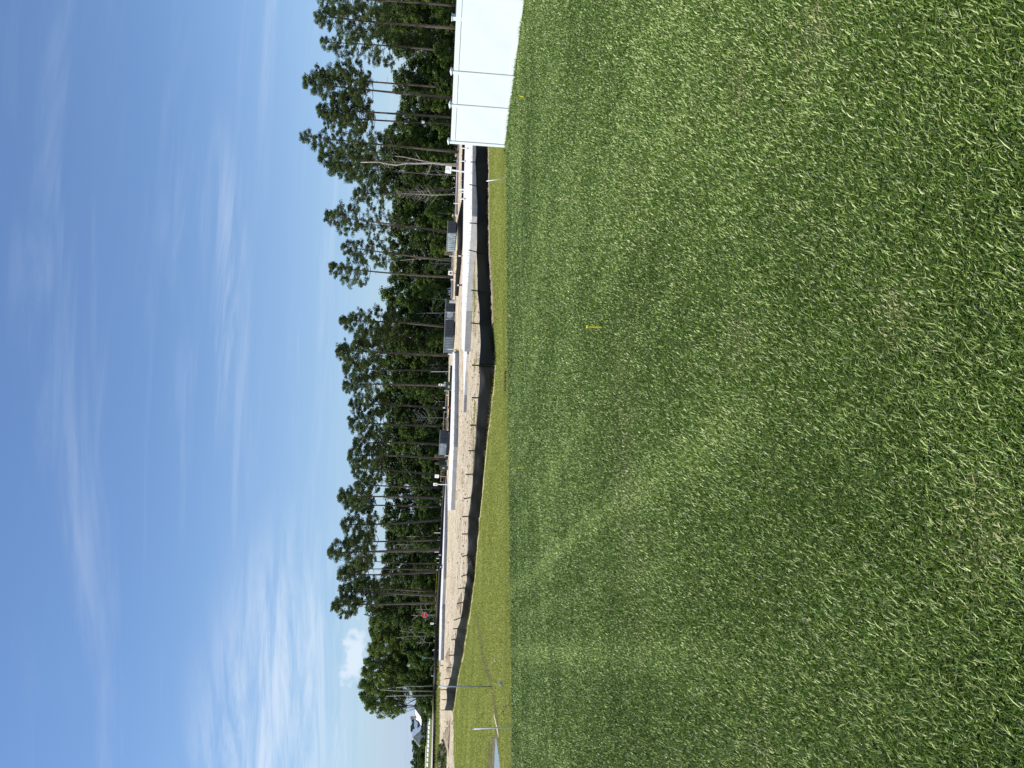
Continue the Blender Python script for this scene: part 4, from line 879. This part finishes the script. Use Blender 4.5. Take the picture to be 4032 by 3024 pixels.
for i, (yb, yt, vt, vc, yc, hw, D, leafy, lab) in enumerate(PINE):
    r = np.random.default_rng(100+i); rp = random.Random(i)
    B = AD(3024-yb, 1790-(yb/3024)*100, D); g = float(H(B.x, B.y)); T = AD(3024-yt, vt+6, D); px = D/F
    t = thing('pine_tree', lab, 'pine tree', (B.x, B.y, g), 0, 'tall pines at the front of the wood')
    Tl = Vector((T.x-B.x, 0, T.z-g)); Hh = Tl.z; zc = AD(3024-yc, vc+14, D).z-g; xc = AD(3024-yc, vt, D).x-B.x; Rw = hw*px*1.12
    bow = rp.uniform(-.35, .35); path = []
    for k in range(9):
        w = k/8; path.append(Vector((Tl.x*w+bow*math.sin(math.pi*w), rp.uniform(-.05, .05), Hh*w*.985)))
    def tp(z):
        w = max(0, min(.999, z/(Hh*.985)))*8; a = int(w); return path[a].lerp(path[a+1], w-a)
    r0 = (.19+.10*leafy)*(1.25 if i in (1, 30) else 1)*(.72 if i in (31, 33, 9) else 1)
    MB().tube(path, [r0*(1-.8*(k/8)**1.2) for k in range(9)], 9).build('trunk', bark, t, smooth=True)
    # boughs
    mb = MB(); cen = []; rad = []; nb = int(26*leafy**.5*(Hh-zc)/10)+9
    for k in range(nb):
        f = (k+r.random()*.8)/nb; z = zc+(Hh-zc)*f*.96; prof = (1-f)**.55*(.55+.45*min(1, f*4+.3))
        ang = k*2.399+r.uniform(-.5, .5); ln = Rw*prof*r.uniform(.55, 1.12)+.3; s = tp(min(z, Hh*.97))
        shx = (xc-s.x)*.5*(1 if f < .9 else .4)
        e = s+Vector((math.cos(ang)*ln+shx, math.sin(ang)*ln, ln*r.uniform(.05, .5)+.2)); m_ = (s+e)/2+Vector((0, 0, -.12*ln))
        mb.tube([s, m_, e], [.075*(1-f*.5), .05, .02], 5, caps=False)
        nc = 3+int(ln/1.0*2.1*leafy)
        for c in range(nc):
            w = 1-(c/nc)*.75*r.random(); q = s.lerp(m_, w*2) if w < .5 else m_.lerp(e, w*2-1)
            off = r.normal(0, .42, 3)*min(1.2, ln*.35+.3); rd = r.uniform(.34, .72)
            cen.append((q.x+off[0], q.y+off[1], q.z+abs(off[2])*.8)); rad.append(rd)
            if r.random() < .5: mb.tube([q, Vector(cen[-1])], [.025, .012], 4, caps=False)
    for c in range(6): cen.append((tp(Hh*.96).x+r.normal(0, .4), r.normal(0, .4), Hh-.5*r.random())); rad.append(.5)
    if rp.random() < .7:
        for k in range(4):        # bare snags below the crown
            z = zc*rp.uniform(.78, .98); s = tp(z); a = rp.random()*6.3; ln = rp.uniform(.6, 1.8); mb.tube([s, s+Vector((math.cos(a)*ln, math.sin(a)*ln, -.1))], [.035, .01], 4, caps=False)
    mb.build('boughs', bark, t)
    V, Fc, ti = leaves(np.array(cen), np.array(rad), 80, .27, r, .72, .35, .34)
    link('crown', npmesh('crown', V, Fc, tint=ti, material=pine_leaf), t)

# leafy trees: a dozen shapes, copied
def leafy(seed, h, rad_, mat_, per=70, lo=.12, size=.34, trunkm=None, gaps=.5):
    r = np.random.default_rng(seed); t = link('leafy_tree', None)
    mb = MB(); n = 3+seed % 2; tops = []
    main = [Vector((r.normal(0, .1)*k, r.normal(0, .1)*k, h*.9*k/5)) for k in range(6)]
    mb.tube(main, [.16, .14, .11, .08, .05, .02], 7)
    cen = []; rad = []; nb = int(62*(1+rad_/4))
    for k in range(nb):
        f = r.random()**.8; z = h*(lo+(1-lo)*f); prof = math.sin(math.pi*min(1, (.18+.82*f)**.8))**.6 if f < .97 else .3
        a = r.random()*6.283; q = rad_*prof*r.uniform(.35, 1.05); lob = 1+.25*math.sin(3*a+seed)+.15*math.sin(5*a+z)
        p = (math.cos(a)*q*lob, math.sin(a)*q*lob, z-.03*h*q/rad_); cen.append(p); rad.append(r.uniform(.5, 1.05)*(h/13)**.3)
        if r.random() < .35: s = main[min(5, int(f*4.5))]; mb.tube([s, Vector(p)], [.05, .012], 4, caps=False)
    mb.build('trunk', trunkm or bark, t)
    V, Fc, ti = leaves(np.array(cen), np.array(rad), per, size, r, .8, .4, .6)
    link('crown', npmesh('crown', V, Fc, tint=ti, material=mat_), t); reg(t); return t
protoA = [leafy(20+k, 13, 3.2, (broad_leaf, dark_leaf, broad_leaf, dark_leaf, dark_leaf)[k], 75, .1) for k in range(5)]
protoB = [leafy(40+k, 5.5, 2.4, (broad_leaf, dark_leaf, broad_leaf)[k], 80, .04, .30, palebark) for k in range(3)]
protoC = [leafy(60+k, 18, 4.4, bright_leaf if k != 2 else broad_leaf, 85, .40, .36, bark) for k in range(3)]
used = set()
def place(proto, loc, sxy, sz, rz, name, label, cat, group):
    o = proto if proto.as_pointer() not in used else copy_tree(proto)
    if o is proto: used.add(proto.as_pointer())
    o.name = name; o.location = loc; o.scale = (sxy, sxy, sz); o.rotation_euler = (0, 0, rz); tag(o, label, cat, group); return o
def mk(proto):
    keep[proto] = proto.name
PROF = [(-80, 1500), (0, 1500), (100, 1512), (180, 1550), (240, 1615), (265, 1625), (290, 1545), (320, 1570), (400, 1590), (450, 1590), (500, 1562), (560, 1522), (650, 1500), (720, 1512), (800, 1545), (860, 1572), (950, 1562), (1040, 1562), (1090, 1582), (1120, 1545), (1160, 1520), (1200, 1535), (1260, 1530), (1340, 1505), (1400, 1512), (1460, 1502), (1560, 1522), (1700, 1532), (1800, 1522), (1900, 1532), (2000, 1542), (2080, 1505), (2120, 1535), (2180, 1535), (2240, 1505), (2300, 1530), (2360, 1500), (2430, 1460)]
def prof(y): return float(np.interp(y, [p[0] for p in PROF], [p[1] for p in PROF]))
rp = random.Random(77); i = 0
pool = {}
def inst(P, idx): return P[idx % len(P)]
protos_src = {}
y = -90; row = 0
LM = [(-60, 'beyond the photo edge by the vinyl fence'), (60, 'behind the biggest fence panel'), (200, 'behind the panel by the frame edge pines'), (290, 'at the second fence post'), (370, 'behind the tallest dense pine'), (440, 'at the third fence post'), (505, 'behind the half hidden lantern'), (580, 'at the fence end post'), (650, 'behind the crooked white trunk'), (735, 'behind the dead pale tree'), (810, 'between dead tree and first dumpster'), (880, 'at the first dumpster, fence side'), (970, 'at the first dumpster, ribbed side'), (1050, 'past the twin post frame'), (1130, 'in the widest sky gap'), (1210, 'behind the white props'), (1300, 'behind the joined dumpsters'), (1390, 'at the ribbed joined dumpster end'), (1465, 'behind the very tall rod'), (1520, 'behind the green cabinet'), (1605, 'behind the jointed pipe'), (1700, 'before the lone dumpster'), (1770, 'behind the lone dumpster'), (1840, 'behind the white plated cabinet'), (1905, 'behind the two notice boards'), (1960, 'at the twin stemmed pine'), (2040, 'behind the leaning tall rod'), (2110, 'before the thickest trunk'), (2180, 'just past the thickest trunk'), (2240, 'behind the meter cabinet'), (2310, 'above the yellow tape'), (2385, 'behind the blue hydrant'), (2430, 'behind the stop sign'), (2460, 'behind the little white sign'), (2530, 'past the little white sign'), (2590, 'behind the green street sign'), (2660, 'behind the lamp post'), (2720, 'behind the steel pole'), (2790, 'at the house gable'), (2835, 'at the house chimney'), (2885, 'at the white house gable'), (2940, 'just left of the house field'), (3000, 'at the open field edge'), (3120, 'beyond the photo edge by the puddle')]
ROWS = {}
def tree_at(P, y, vtop, D, k, hn, wfac, name, label, cat, group):
    o = tree_at0(P, y, vtop, D, k, hn, wfac, name, label, cat, group)
    if name != 'hardwood_tree': ROWS.setdefault(group, []).append((y, o))
    return o
def finish_labels():
    OR = ['first', 'second', 'third', 'fourth', 'fifth', 'sixth', 'seventh', 'eighth', 'ninth', 'tenth', 'eleventh', 'twelfth']
    for gname, lst in ROWS.items():
        by = {}
        for y, o in sorted(lst, key=lambda a: a[0]): by.setdefault(min(LM, key=lambda l: abs(l[0]-y))[1], []).append(o)
        for place_, os in by.items():
            for i, o in enumerate(os):
                o['label'] = (o['label'] if len(os) == 1 else OR[i]+' '+o['label'])+' '+place_
def tree_at0(P, y, vtop, D, k, hn, wfac, name, label, cat, group):
    u = 3024-y; Bq = AD(u, 1760, D); g = float(H(Bq.x, Bq.y)); h = AD(u, vtop, D).z-g
    return place(inst(P, k), (Bq.x, D, g-.1), wfac, max(.15, h/hn), rp.random()*6.28, name, label, cat, group)
k = 0
while y < 2440:     # back row closes the wood
    tree_at(protoA, y, prof(y)-34+rp.uniform(-10, 22), 182+rp.uniform(-5, 6), k, 13.3, rp.uniform(1.1, 1.4), 'leafy_tree', 'tall leafy back row tree', 'tree', 'back row trees of the wood')
    y += rp.uniform(44, 60); k += 1
y = -70
while y < 2440:     # middle row
    tree_at(protoA, y, prof(y)+rp.uniform(10, 110), 174+rp.uniform(-3, 4), k, 13.3, rp.uniform(.85, 1.15), 'leafy_tree', 'mid height leafy tree', 'tree', 'middle row trees of the wood')
    y += rp.uniform(50, 70); k += 2
y = -70; k = 0
while y < 2460:     # shrubs at the wood's edge
    base = 1733+.0437*(3024-y-1512)+25
    tree_at(protoB, y, base-rp.uniform(60, 120), 169+rp.uniform(-2, 2), k, 5.6, rp.uniform(.8, 1.15), 'edge_shrub', 'low leafy shrub', 'shrub', 'shrubs at the edge of the wood')
    y += rp.uniform(44, 66); k += 1
# bright hardwoods at the house end of the wood
HW = [(2410, 1470), (2450, 1442), (2492, 1440), (2528, 1452), (2562, 1436), (2605, 1420), (2650, 1412), (2698, 1402), (2745, 1402), (2782, 1425)]
for i, (y, vt) in enumerate(HW):
    tree_at(protoC, y, vt+6, 186+(i % 3)*3, i, 18.4, (.78 if i < 9 else .6)*(1+.06*(i % 2)), 'hardwood_tree', 'bright green hardwood, %s' % ['next to the outermost pine', 'first with full round top', 'above the stop sign', 'set back in a dip of the outline', 'above the little white sign', 'below the small white cloud', 'above the green street sign', 'tallest domed one', 'above the grey steel pole', 'last one, hanging over the house roof'][i], 'tree', 'bright hardwoods at the house end')
for i in range(13):
    y = 2445+i*29+rp.uniform(-8, 8); lowv = 1668 if y > 2775 else (1636 if y > 2690 else 1600)
    tree_at(protoB, y, lowv+rp.uniform(-22, 14), 181+rp.uniform(-2, 3), i, 5.6, rp.uniform(.85, 1.15), 'edge_shrub', 'leafy bush under the hardwoods', 'shrub', 'bushes under the hardwoods')
for i in range(11):
    y = 2430+i*30+rp.uniform(-8, 8)
    if y > 2690: continue
    tree_at(protoA, y, 1500+rp.uniform(0, 60), 192+rp.uniform(-2, 3), i, 13.3, rp.uniform(.85, 1.05), 'leafy_tree', 'dark leafy tree among hardwoods', 'tree', 'dark trees behind the hardwoods')
# far treeline past the house
for i in range(30):
    y = 2700+i*15+rp.uniform(-5, 5)
    tree_at(protoA, y, (1636 if y < 2820 else 1622)+rp.uniform(-8, 8), 505+rp.uniform(-15, 15), i, 13.3, rp.uniform(1.0, 1.4), 'distant_tree', 'distant treeline tree', 'tree', 'far treeline behind the house')
for i in range(12):
    tree_at(protoB, 2890+i*16, 1648+rp.uniform(-5, 5), 440+rp.uniform(-6, 6), i, 5.6, rp.uniform(1.3, 1.8), 'distant_shrub', 'low field bush', 'shrub', 'bushes in the field beside the house')

# crooked pale trunk, dead tree, slim pale saplings
def bare(label, pix, D, w, m_, twigs=0, seed=0, cat='bare trunk', name='bare_trunk', group=None):
    B = AD(3024-pix[0][0], pix[0][1], D); g = float(H(B.x, B.y)); t = thing(name, label, cat, (B.x, B.y, g), 0, group); P = [at(t, AD(3024-y, v, D)) for y, v in pix]; P[0].z = min(P[0].z, 0)
    r = random.Random(seed); n = len(P)
    MB().tube(P, [w/2*D/F*(1-.6*i/(n-1)) for i in range(n)], 8).build('trunk', m_, t, smooth=True)
    if twigs:
        mb = MB()
        for k in range(twigs):
            f = .25+.75*k/twigs; idx = f*(n-1)*.999; a = P[int(idx)].lerp(P[int(idx)+1], idx-int(idx)); L_ = (1-f)*2.6+.8; an = r.uniform(-1, 1)
            e = a+Vector((L_*(1 if k % 2 else -1)*r.uniform(.5, 1), r.uniform(-.8, .8), L_*r.uniform(.2, .8))); mb.tube([a, (a+e)/2+Vector((0, 0, -.1)), e], [.05, .03, .012], 4, caps=False)
            for j in range(3): s = a.lerp(e, .4+.2*j); mb.tube([s, s+Vector((r.uniform(-.9, .9), 0, r.uniform(.1, .8)))], [.02, .008], 3, caps=False)
        mb.build('branches', m_, t)
bare('crooked white barked trunk curving up past the tilted notice board', [(648, 1802), (646, 1740), (641, 1700), (644, 1640), (643, 1600), (650, 1560), (646, 1525), (638, 1490), (639, 1420)], 154, 9, palebark, 6, 1)
bare('leaning pale trunk crossing beside the crooked white one', [(655, 1790), (640, 1700), (628, 1640), (618, 1590), (612, 1530)], 157, 5.5, palebark, 4, 2)
bare('dead pale tree with many bare twigs between crooked trunk and first dumpster', [(765, 1792), (768, 1700), (764, 1640), (762, 1560)], 158, 5, palebark, 22, 3, 'dead tree', 'dead_tree')
bare('dead leafless tree before the dark wood past the green cabinet', [(1645, 1752), (1645, 1690), (1642, 1640)], 160, 3.4, palebark, 16, 4, 'dead tree', 'dead_tree')
SAP = [(672, 1660), (690, 1672), (1017, 1575), (1040, 1700), (1180, 1700), (1232, 1640), (1432, 1690), (1450, 1700), (1583, 1710), (2145, 1560), (2112, 1600), (2400, 1640), (2466, 1580), (2480, 1590), (2492, 1575), (2503, 1560), (2425, 1620), (2530, 1640), (2722, 1500), (2738, 1520), (2700, 1560)]
ANCH = ['beside the crooked trunk, nearer one', 'beside the crooked trunk, farther one', 'beside the first dumpster', 'past the twin post frame', 'behind the white props', 'behind the leaning sheet', 'before the very tall rod', 'touching the very tall rod', 'past the green cabinet', 'before the thickest trunk, longer one', 'before the thickest trunk, shorter one', 'between hydrant and stop sign', 'first of four beyond the little white sign', 'second of four beyond the little white sign', 'third of four beyond the little white sign', 'last of four beyond the little white sign', 'right behind the stop sign', 'under the small white cloud', 'under the last hardwoods, farther from the house', 'under the last hardwoods, nearest the house', 'under the last hardwoods, thinnest one']
for i, ((y, vt), an) in enumerate(zip(SAP, ANCH)):
    hz = 1733+.0437*(3024-y-1512)+24; vb = hz; dx = random.Random(i).uniform(-10, 10)
    bare('slim pale sapling stem at the wood edge, '+an, [(y, vb), (y+dx*.3, (vb*2+vt)/3), (y+dx*.2, (vb+2*vt)/3), (y+dx, vt)], 166 if y < 2440 else 177, 2.6 if y < 2700 else 5, palebark, 3 if y < 2700 else 0, 10+i, 'sapling', 'sapling', 'slim pale saplings at the wood edge')

# ------------------------------------------------------------------ far left: road, blocks, house, cars, brush
def gstrip(name, pix0, pix1, off, m_):
    P = []; 
    for a, b_ in zip(pix0, pix1): P.append((G(*a), G(*b_)))
    V = []; 
    for p, q in P:
        for w in (0, .5, 1): x = p.lerp(q, w); V.append((x.x, x.y, float(H(x.x, x.y))+off))
    kind(link(name, npmesh(name, V, [(i*3+j, i*3+3+j, i*3+4+j, i*3+1+j) for i in range(len(P)-1) for j in (0, 1)], material=m_)), 'structure')
roadm = M('pale_road', (.50, .46, .40), (.40, .36, .31), .4, .9)
gstrip('road', [(-80, 1702), (0, 1703.5), (80, 1705), (160, 1706), (215, 1706.5)], [(-80, 1696), (0, 1698), (80, 1700.5), (160, 1703), (215, 1705)], .06, roadm)
gstrip('path', [(-80, 1677), (0, 1677.5), (60, 1678.5), (110, 1679.5)], [(-80, 1674), (0, 1675), (60, 1676), (110, 1677.5)], .05, M('sandy_path', (.6, .53, .42), None, .3, .9))
proto = None
ord_ = ['first', 'second', 'third', 'fourth', 'fifth', 'sixth', 'seventh', 'eighth', 'ninth', 'tenth', 'eleventh']
for i, y in enumerate([2829, 2846, 2864, 2882, 2900, 2919, 2936, 2954, 2972, 2991, 3011]):
    u = 3024-y; v = 1693-.045*(y-2829)*.9; D = 225; p = AD(u, v, D); g = float(H(p.x, p.y))
    if proto is None:
        proto = thing('concrete_block', '', 'block', (0, 0, 0)); MB().add([(-.5, -.35, 0), (.5, -.35, 0), (.5, .3, 0), (-.5, .3, 0), (-.5, .1, .42), (.5, .1, .42), (.5, .26, .42), (-.5, .26, .42)], [(0, 1, 5, 4), (1, 2, 6, 5), (2, 3, 7, 6), (3, 0, 4, 7), (4, 5, 6, 7), (3, 2, 1, 0)]).build('block_body', white, proto, bevel=.02); MB().box((0, .18, .45), (.3, .08, .06)).build('lifting_loop', steel, proto); reg(proto); o = proto
    else: o = copy_tree(proto)
    o.location = (p.x, p.y, max(g, p.z)-.02 if False else g); o.rotation_euler = (0, 0, R(4)); o['label'] = '%s white kerb block of the row in the grass, counted from the far house' % ord_[i]; o['group'] = 'white blocks in a row before the house'
# house
DH = 345.0; hb = AD(176, 1679, DH); gh = float(H(hb.x, hb.y)); pxh = DH/F
house = thing('house', 'pale gabled house with bright metal roof and chimney beyond the field', 'house', (hb.x, hb.y, gh))
wallm = M('beige_siding', (.42, .37, .31), (.38, .34, .29), 2, .8); roofm = M('white_metal_roof', (.78, .80, .82), (.72, .74, .77), 3, .35, .5); shd = M('blue_grey_roof', (.16, .20, .27), (.13, .17, .23), 2, .6); glass = M('dark_window', (.08, .10, .13), None, 3, .15, .6)
def hx(y): return ((3024-y)-176)*pxh
def hz_(v): return (1679+.0-v)*pxh+.0
th = R(35); c0 = (hx(2812), -3.5); LH, DPH = 12.0, 7.4
def hp(a, b_, z): return (c0[0]-math.cos(th)*a+math.sin(th)*b_, c0[1]+math.sin(th)*a+math.cos(th)*b_, z)
ze, zr = hz_(1654), hz_(1630)
MB().add([hp(0, 0, 0), hp(LH, 0, 0), hp(LH, DPH, 0), hp(0, DPH, 0), hp(0, 0, ze), hp(LH, 0, ze), hp(LH, DPH, ze), hp(0, DPH, ze), hp(0, DPH/2, zr-.15), hp(LH, DPH/2, zr-.15)], [(0, 1, 5, 4), (2, 3, 7, 6), (0, 4, 8, 7, 3), (1, 2, 6, 9, 5), (4, 5, 9, 8), (7, 8, 9, 6)]).build('wall', wallm, house)
o1, o2 = -.6, LH+.3
rf = MB().add([hp(o1, -.6, ze-.25), hp(o2, -.6, ze-.25), hp(o2, DPH/2, zr+.05), hp(o1, DPH/2, zr+.05), hp(o1, DPH+.6, ze-.25), hp(o2, DPH+.6, ze-.25), hp(o1, -.6, ze-.42), hp(o2, -.6, ze-.42), hp(o1, DPH/2, zr-.12), hp(o2, DPH/2, zr-.12), hp(o1, DPH+.6, ze-.42), hp(o2, DPH+.6, ze-.42)], [(0, 1, 2, 3), (3, 2, 5, 4), (0, 6, 7, 1), (4, 5, 11, 10), (0, 3, 8, 6), (3, 4, 10, 8), (1, 7, 9, 2), (2, 9, 11, 5), (6, 8, 9, 7), (8, 10, 11, 9)]).build('roof', roofm, house)
mb = MB()
for z_, a_ in ((ze-.1, .9), ((ze+zr)/2, .45)): mb.add([hp(-.7, DPH/2-DPH/2*a_, z_), hp(-.7, DPH/2+DPH/2*a_, z_), hp(-.7, DPH/2+DPH/2*a_, z_+.2), hp(-.7, DPH/2-DPH/2*a_, z_+.2), hp(-.62, DPH/2-DPH/2*a_, z_), hp(-.62, DPH/2+DPH/2*a_, z_), hp(-.62, DPH/2+DPH/2*a_, z_+.2), hp(-.62, DPH/2-DPH/2*a_, z_+.2)], [(0, 1, 2, 3), (4, 5, 6, 7), (0, 1, 5, 4), (2, 3, 7, 6), (0, 3, 7, 4), (1, 2, 6, 5)])
mb.build('gable_brace', M('tan_trim', (.5, .42, .36), None, 2, .7), house)
MB().box((hx(2831), 1.2, hz_(1623)), (.95, .9, 2.6)).build('chimney', M('brick_tan', (.4, .32, .26), None, 5, .8), rf)
MB().box((hx(2831), 1.2, hz_(1613)), (1.25, 1.2, .25)).build('chimney_cap', white, rf)
MB().add([(hx(2874), -.6, hz_(1642)), (hx(2844), -.6, hz_(1642)), (hx(2844), 3.4, hz_(1628)), (hx(2874), 3.4, hz_(1628)), (hx(2874), 3.4, hz_(1644)), (hx(2844), 3.4, hz_(1644)), (hx(2874), -.6, hz_(1645)), (hx(2844), -.6, hz_(1645))], [(0, 1, 2, 3), (0, 3, 4, 6), (1, 7, 5, 2), (6, 7, 1, 0), (3, 2, 5, 4)]).build('porch_roof', shd, house)
def gable(name, ya, yl, yr, va, ve, m_, trim, y0, depth):
    xa, xl, xr = hx(ya), hx(yl), hx(yr); za, zeb = hz_(va), hz_(ve)
    t = MB().add([(xl+.4, y0, 0), (xr-.4, y0, 0), (xr-.4, y0, zeb), (xa, y0, za-.25), (xl+.4, y0, zeb), (xl+.4, y0+depth, 0), (xr-.4, y0+depth, 0), (xr-.4, y0+depth, zeb), (xa, y0+depth, za-.25), (xl+.4, y0+depth, zeb)], [(0, 1, 2, 3, 4), (9, 8, 7, 6, 5), (0, 4, 9, 5), (1, 6, 7, 2)]).build(name, m_, house)
    mb = MB()
    for (a, b_) in (((xl, zeb-.25), (xa, za)), ((xa, za), (xr, zeb-.25))):
        mb.add([(a[0], y0-.6, a[1]), (b_[0], y0-.6, b_[1]), (b_[0], y0+depth+.3, b_[1]), (a[0], y0+depth+.3, a[1]), (a[0], y0-.6, a[1]-.3), (b_[0], y0-.6, b_[1]-.3), (b_[0], y0+depth+.3, b_[1]-.3), (a[0], y0+depth+.3, a[1]-.3)], [(0, 1, 2, 3), (4, 5, 6, 7), (0, 1, 5, 4), (2, 3, 7, 6), (0, 3, 7, 4), (1, 2, 6, 5)])
    mb.build('gable_roof', trim, house)
    mb = MB(); mb.box((xa, y0-.05, (za+zeb)/2-.5), (.16, .08, za-zeb-.5)); 
    mb.box((xa, y0-.05, zeb+.1), ((xr-xl)*.86, .08, .18)); mb.build('truss', white, t)
    return t
g1 = gable('gable_wing', 2883, 2921, 2856, 1624, 1651, M('grey_siding', (.40, .41, .41), (.35, .36, .36), 2, .8), roofm, -4.2, 6)
MB().box(((hx(2918)+hx(2893))/2, -4.32, 1.45), (hx(2893)-hx(2918)-.3, .14, 2.7)).build('garage_door', white, house)
for a_, b_, v in ((None, 2.2, 1668), (None, 5.2, 1668), (2.0, None, 1666), (4.5, None, 1666), (7.0, None, 1667)):
    q = Vector(hp(-.04, b_, hz_(v))) if a_ is None else Vector(hp(a_, -.04, hz_(v))); Rw_ = Matrix.Rotation(-th+(R(90) if a_ is None else 0), 3, 'Z')
    w_ = MB().box((0, 0, 0), (1.15, .12, 1.3), Rw_).build('window', white, house); w_.location = q
    MB().box((0, 0, 0), (.95, .16, 1.1), Rw_).build('pane', glass, w_)
def car(label, y, v, D, paint, rz):
    p = AD(3024-y, v, D); g = float(H(p.x, p.y)); t = thing('parked_car', label, 'car', (p.x, p.y, g), rz, 'cars near the far house')
    prof_ = [(-2.2, .35), (-2.25, .8), (-2.05, 1.0), (-1.9, 1.55), (-1.3, 1.72), (.3, 1.7), (1.0, 1.12), (2.0, .98), (2.25, .75), (2.25, .35)]
    n = len(prof_); MB().add([(x, -.88, z) for x, z in prof_]+[(x, .88, z) for x, z in prof_], [tuple(range(n)), tuple(range(2*n-1, n-1, -1))]+[(i, (i+1) % n, (i+1) % n+n, i+n) for i in range(n)]).build('body', paint, t, bevel=.04)
    MB().box((-1.98, 0, 1.28), (.03, 1.4, .38), Matrix.Rotation(R(15), 3, 'Y')).build('rear_window', glass, t)
    for s in (-1, 1): MB().box((-.5, s*.885, 1.32), (2.0, .02, .38)).build('side_window', glass, t); MB().box((-2.2, s*.7, .85), (.1, .2, .25)).build('tail_light', M('tail_red', (.4, .02, .02), None, 5, .4), t)
    for a in (-1.4, 1.4):
        for s in (-1, 1): MB().tube([(a, s*.72, .34), (a, s*.92, .34)], .34, 14).build('wheel', blk, t)
    MB().box((-2.26, 0, .55), (.04, .5, .14)).build('number_plate', white, t)
car('small black car parked on the grass beside the far silt fence', 2774, 1706, 215, M('black_paint', (.015, .015, .017), None, 3, .25, .6), R(80))
car('dark car standing on the drive in front of the far house', 2860, 1682, 330, M('charcoal_paint', (.03, .033, .037), None, 3, .25, .6), R(10))
# shrubs round the house
for i, (y, vt, w) in enumerate([(2790, 1660, .5), (2800, 1656, .7), (2812, 1655, .8), (2824, 1657, .8), (2834, 1660, .7), (2842, 1664, .5), (2878, 1655, .5), (2890, 1658, .4), (2915, 1655, .6), (2925, 1652, .8)]):
    tree_at(protoB, y, vt, 335-(3 if i < 6 else 0), i, 5.6, w, 'garden_shrub', 'leafy garden shrub', 'shrub', 'garden shrubs round the house')
# brush pile and heaps on the sand
def heap(name, label, cat, u, v, w, d_, h, leafm, seed, kindm):
    B = G(u, v); t = thing(name, label, cat, B, R(20)); r = np.random.default_rng(seed); n = 160
    c = np.stack([r.normal(0, w*.26, n), r.normal(0, d_*.3, n), np.zeros(n)], 1); c[:, 2] = h*np.exp(-(c[:, 0]/w*2.4)**2-(c[:, 1]/d_*2.2)**2)*r.random(n)
    V, Fc, ti = leaves(c, r.uniform(.12, .3, n), 45, .13, r, .8, .4, .5); link('leaf_litter', npmesh('leaf_litter', V, Fc, tint=ti, material=leafm), t)
    mb = MB(); rr = random.Random(seed)
    for k in range(60):
        a = Vector(c[rr.randrange(n)]); dn = Vector((rr.uniform(-1, 1), rr.uniform(-.6, .6), rr.uniform(-.1, .5)))*rr.uniform(.3, .9); mb.tube([a, a+dn], [.025, .008], 4)
    mb.build('sticks', palebark, t)
    ng = 12; V = []; 
    for i in range(ng+1):
        for j in range(ng+1):
            x, y_ = (i/ng-.5)*w*1.1, (j/ng-.5)*d_*1.1; V.append((x, y_, h*.75*math.exp(-(x/w*2.6)**2-(y_/d_*2.6)**2)*(.7+.6*float(vnoise(x, y_, 1.7)))-.12))
    link('earth_mound', npmesh('earth_mound', V, [(i*(ng+1)+j, (i+1)*(ng+1)+j, (i+1)*(ng+1)+j+1, i*(ng+1)+j+1) for i in range(ng) for j in range(ng)], material=kindm, smooth=True), t)
heap('brush_pile', 'large brush pile of twigs and green weeds on the sand past the silt fence end', 'brush pile', 40, 1757, 5.0, 3.0, 1.0, broad_leaf, 1, M('pile_earth', (.12, .09, .06), (.2, .15, .1), 3, .95))
def small_mound(u, v, w, label):
    B = G(u, v); ng = 10; V = []
    for i in range(ng+1):
        for j in range(ng+1):
            x, y_ = (i/ng-.5)*w, (j/ng-.5)*w*.7; V.append((x, y_, w*.22*math.exp(-(x/w*2.8)**2-(y_/w*4)**2)*(.6+.8*float(vnoise(x*2+u, y_*2, 1.7)))-.04))
    o = link('dirt_mound', npmesh('dirt_mound', V, [(i*(ng+1)+j, (i+1)*(ng+1)+j, (i+1)*(ng+1)+j+1, i*(ng+1)+j+1) for i in range(ng) for j in range(ng)], material=dirt, smooth=False)); o.location = B; tag(o, label, 'mound')
small_mound(3024-2382, 1812, 1.6, 'small brown clod heap behind the silt fence, below the blue hydrant')
small_mound(3024-2590, 1768, 2.0, 'brown dirt heap on the sand below the green street sign')
small_mound(3024-2640, 1770, 1.6, 'low dirt heap on the sand beside the grey steel pole')
small_mound(120, 1766, 2.6, 'flat dark dirt heap in front of the brush pile')
small_mound(3024-745, 1925, .5, 'crumbly clay lump at the foot of the silt fence by the leaning white stake')
finish_labels()
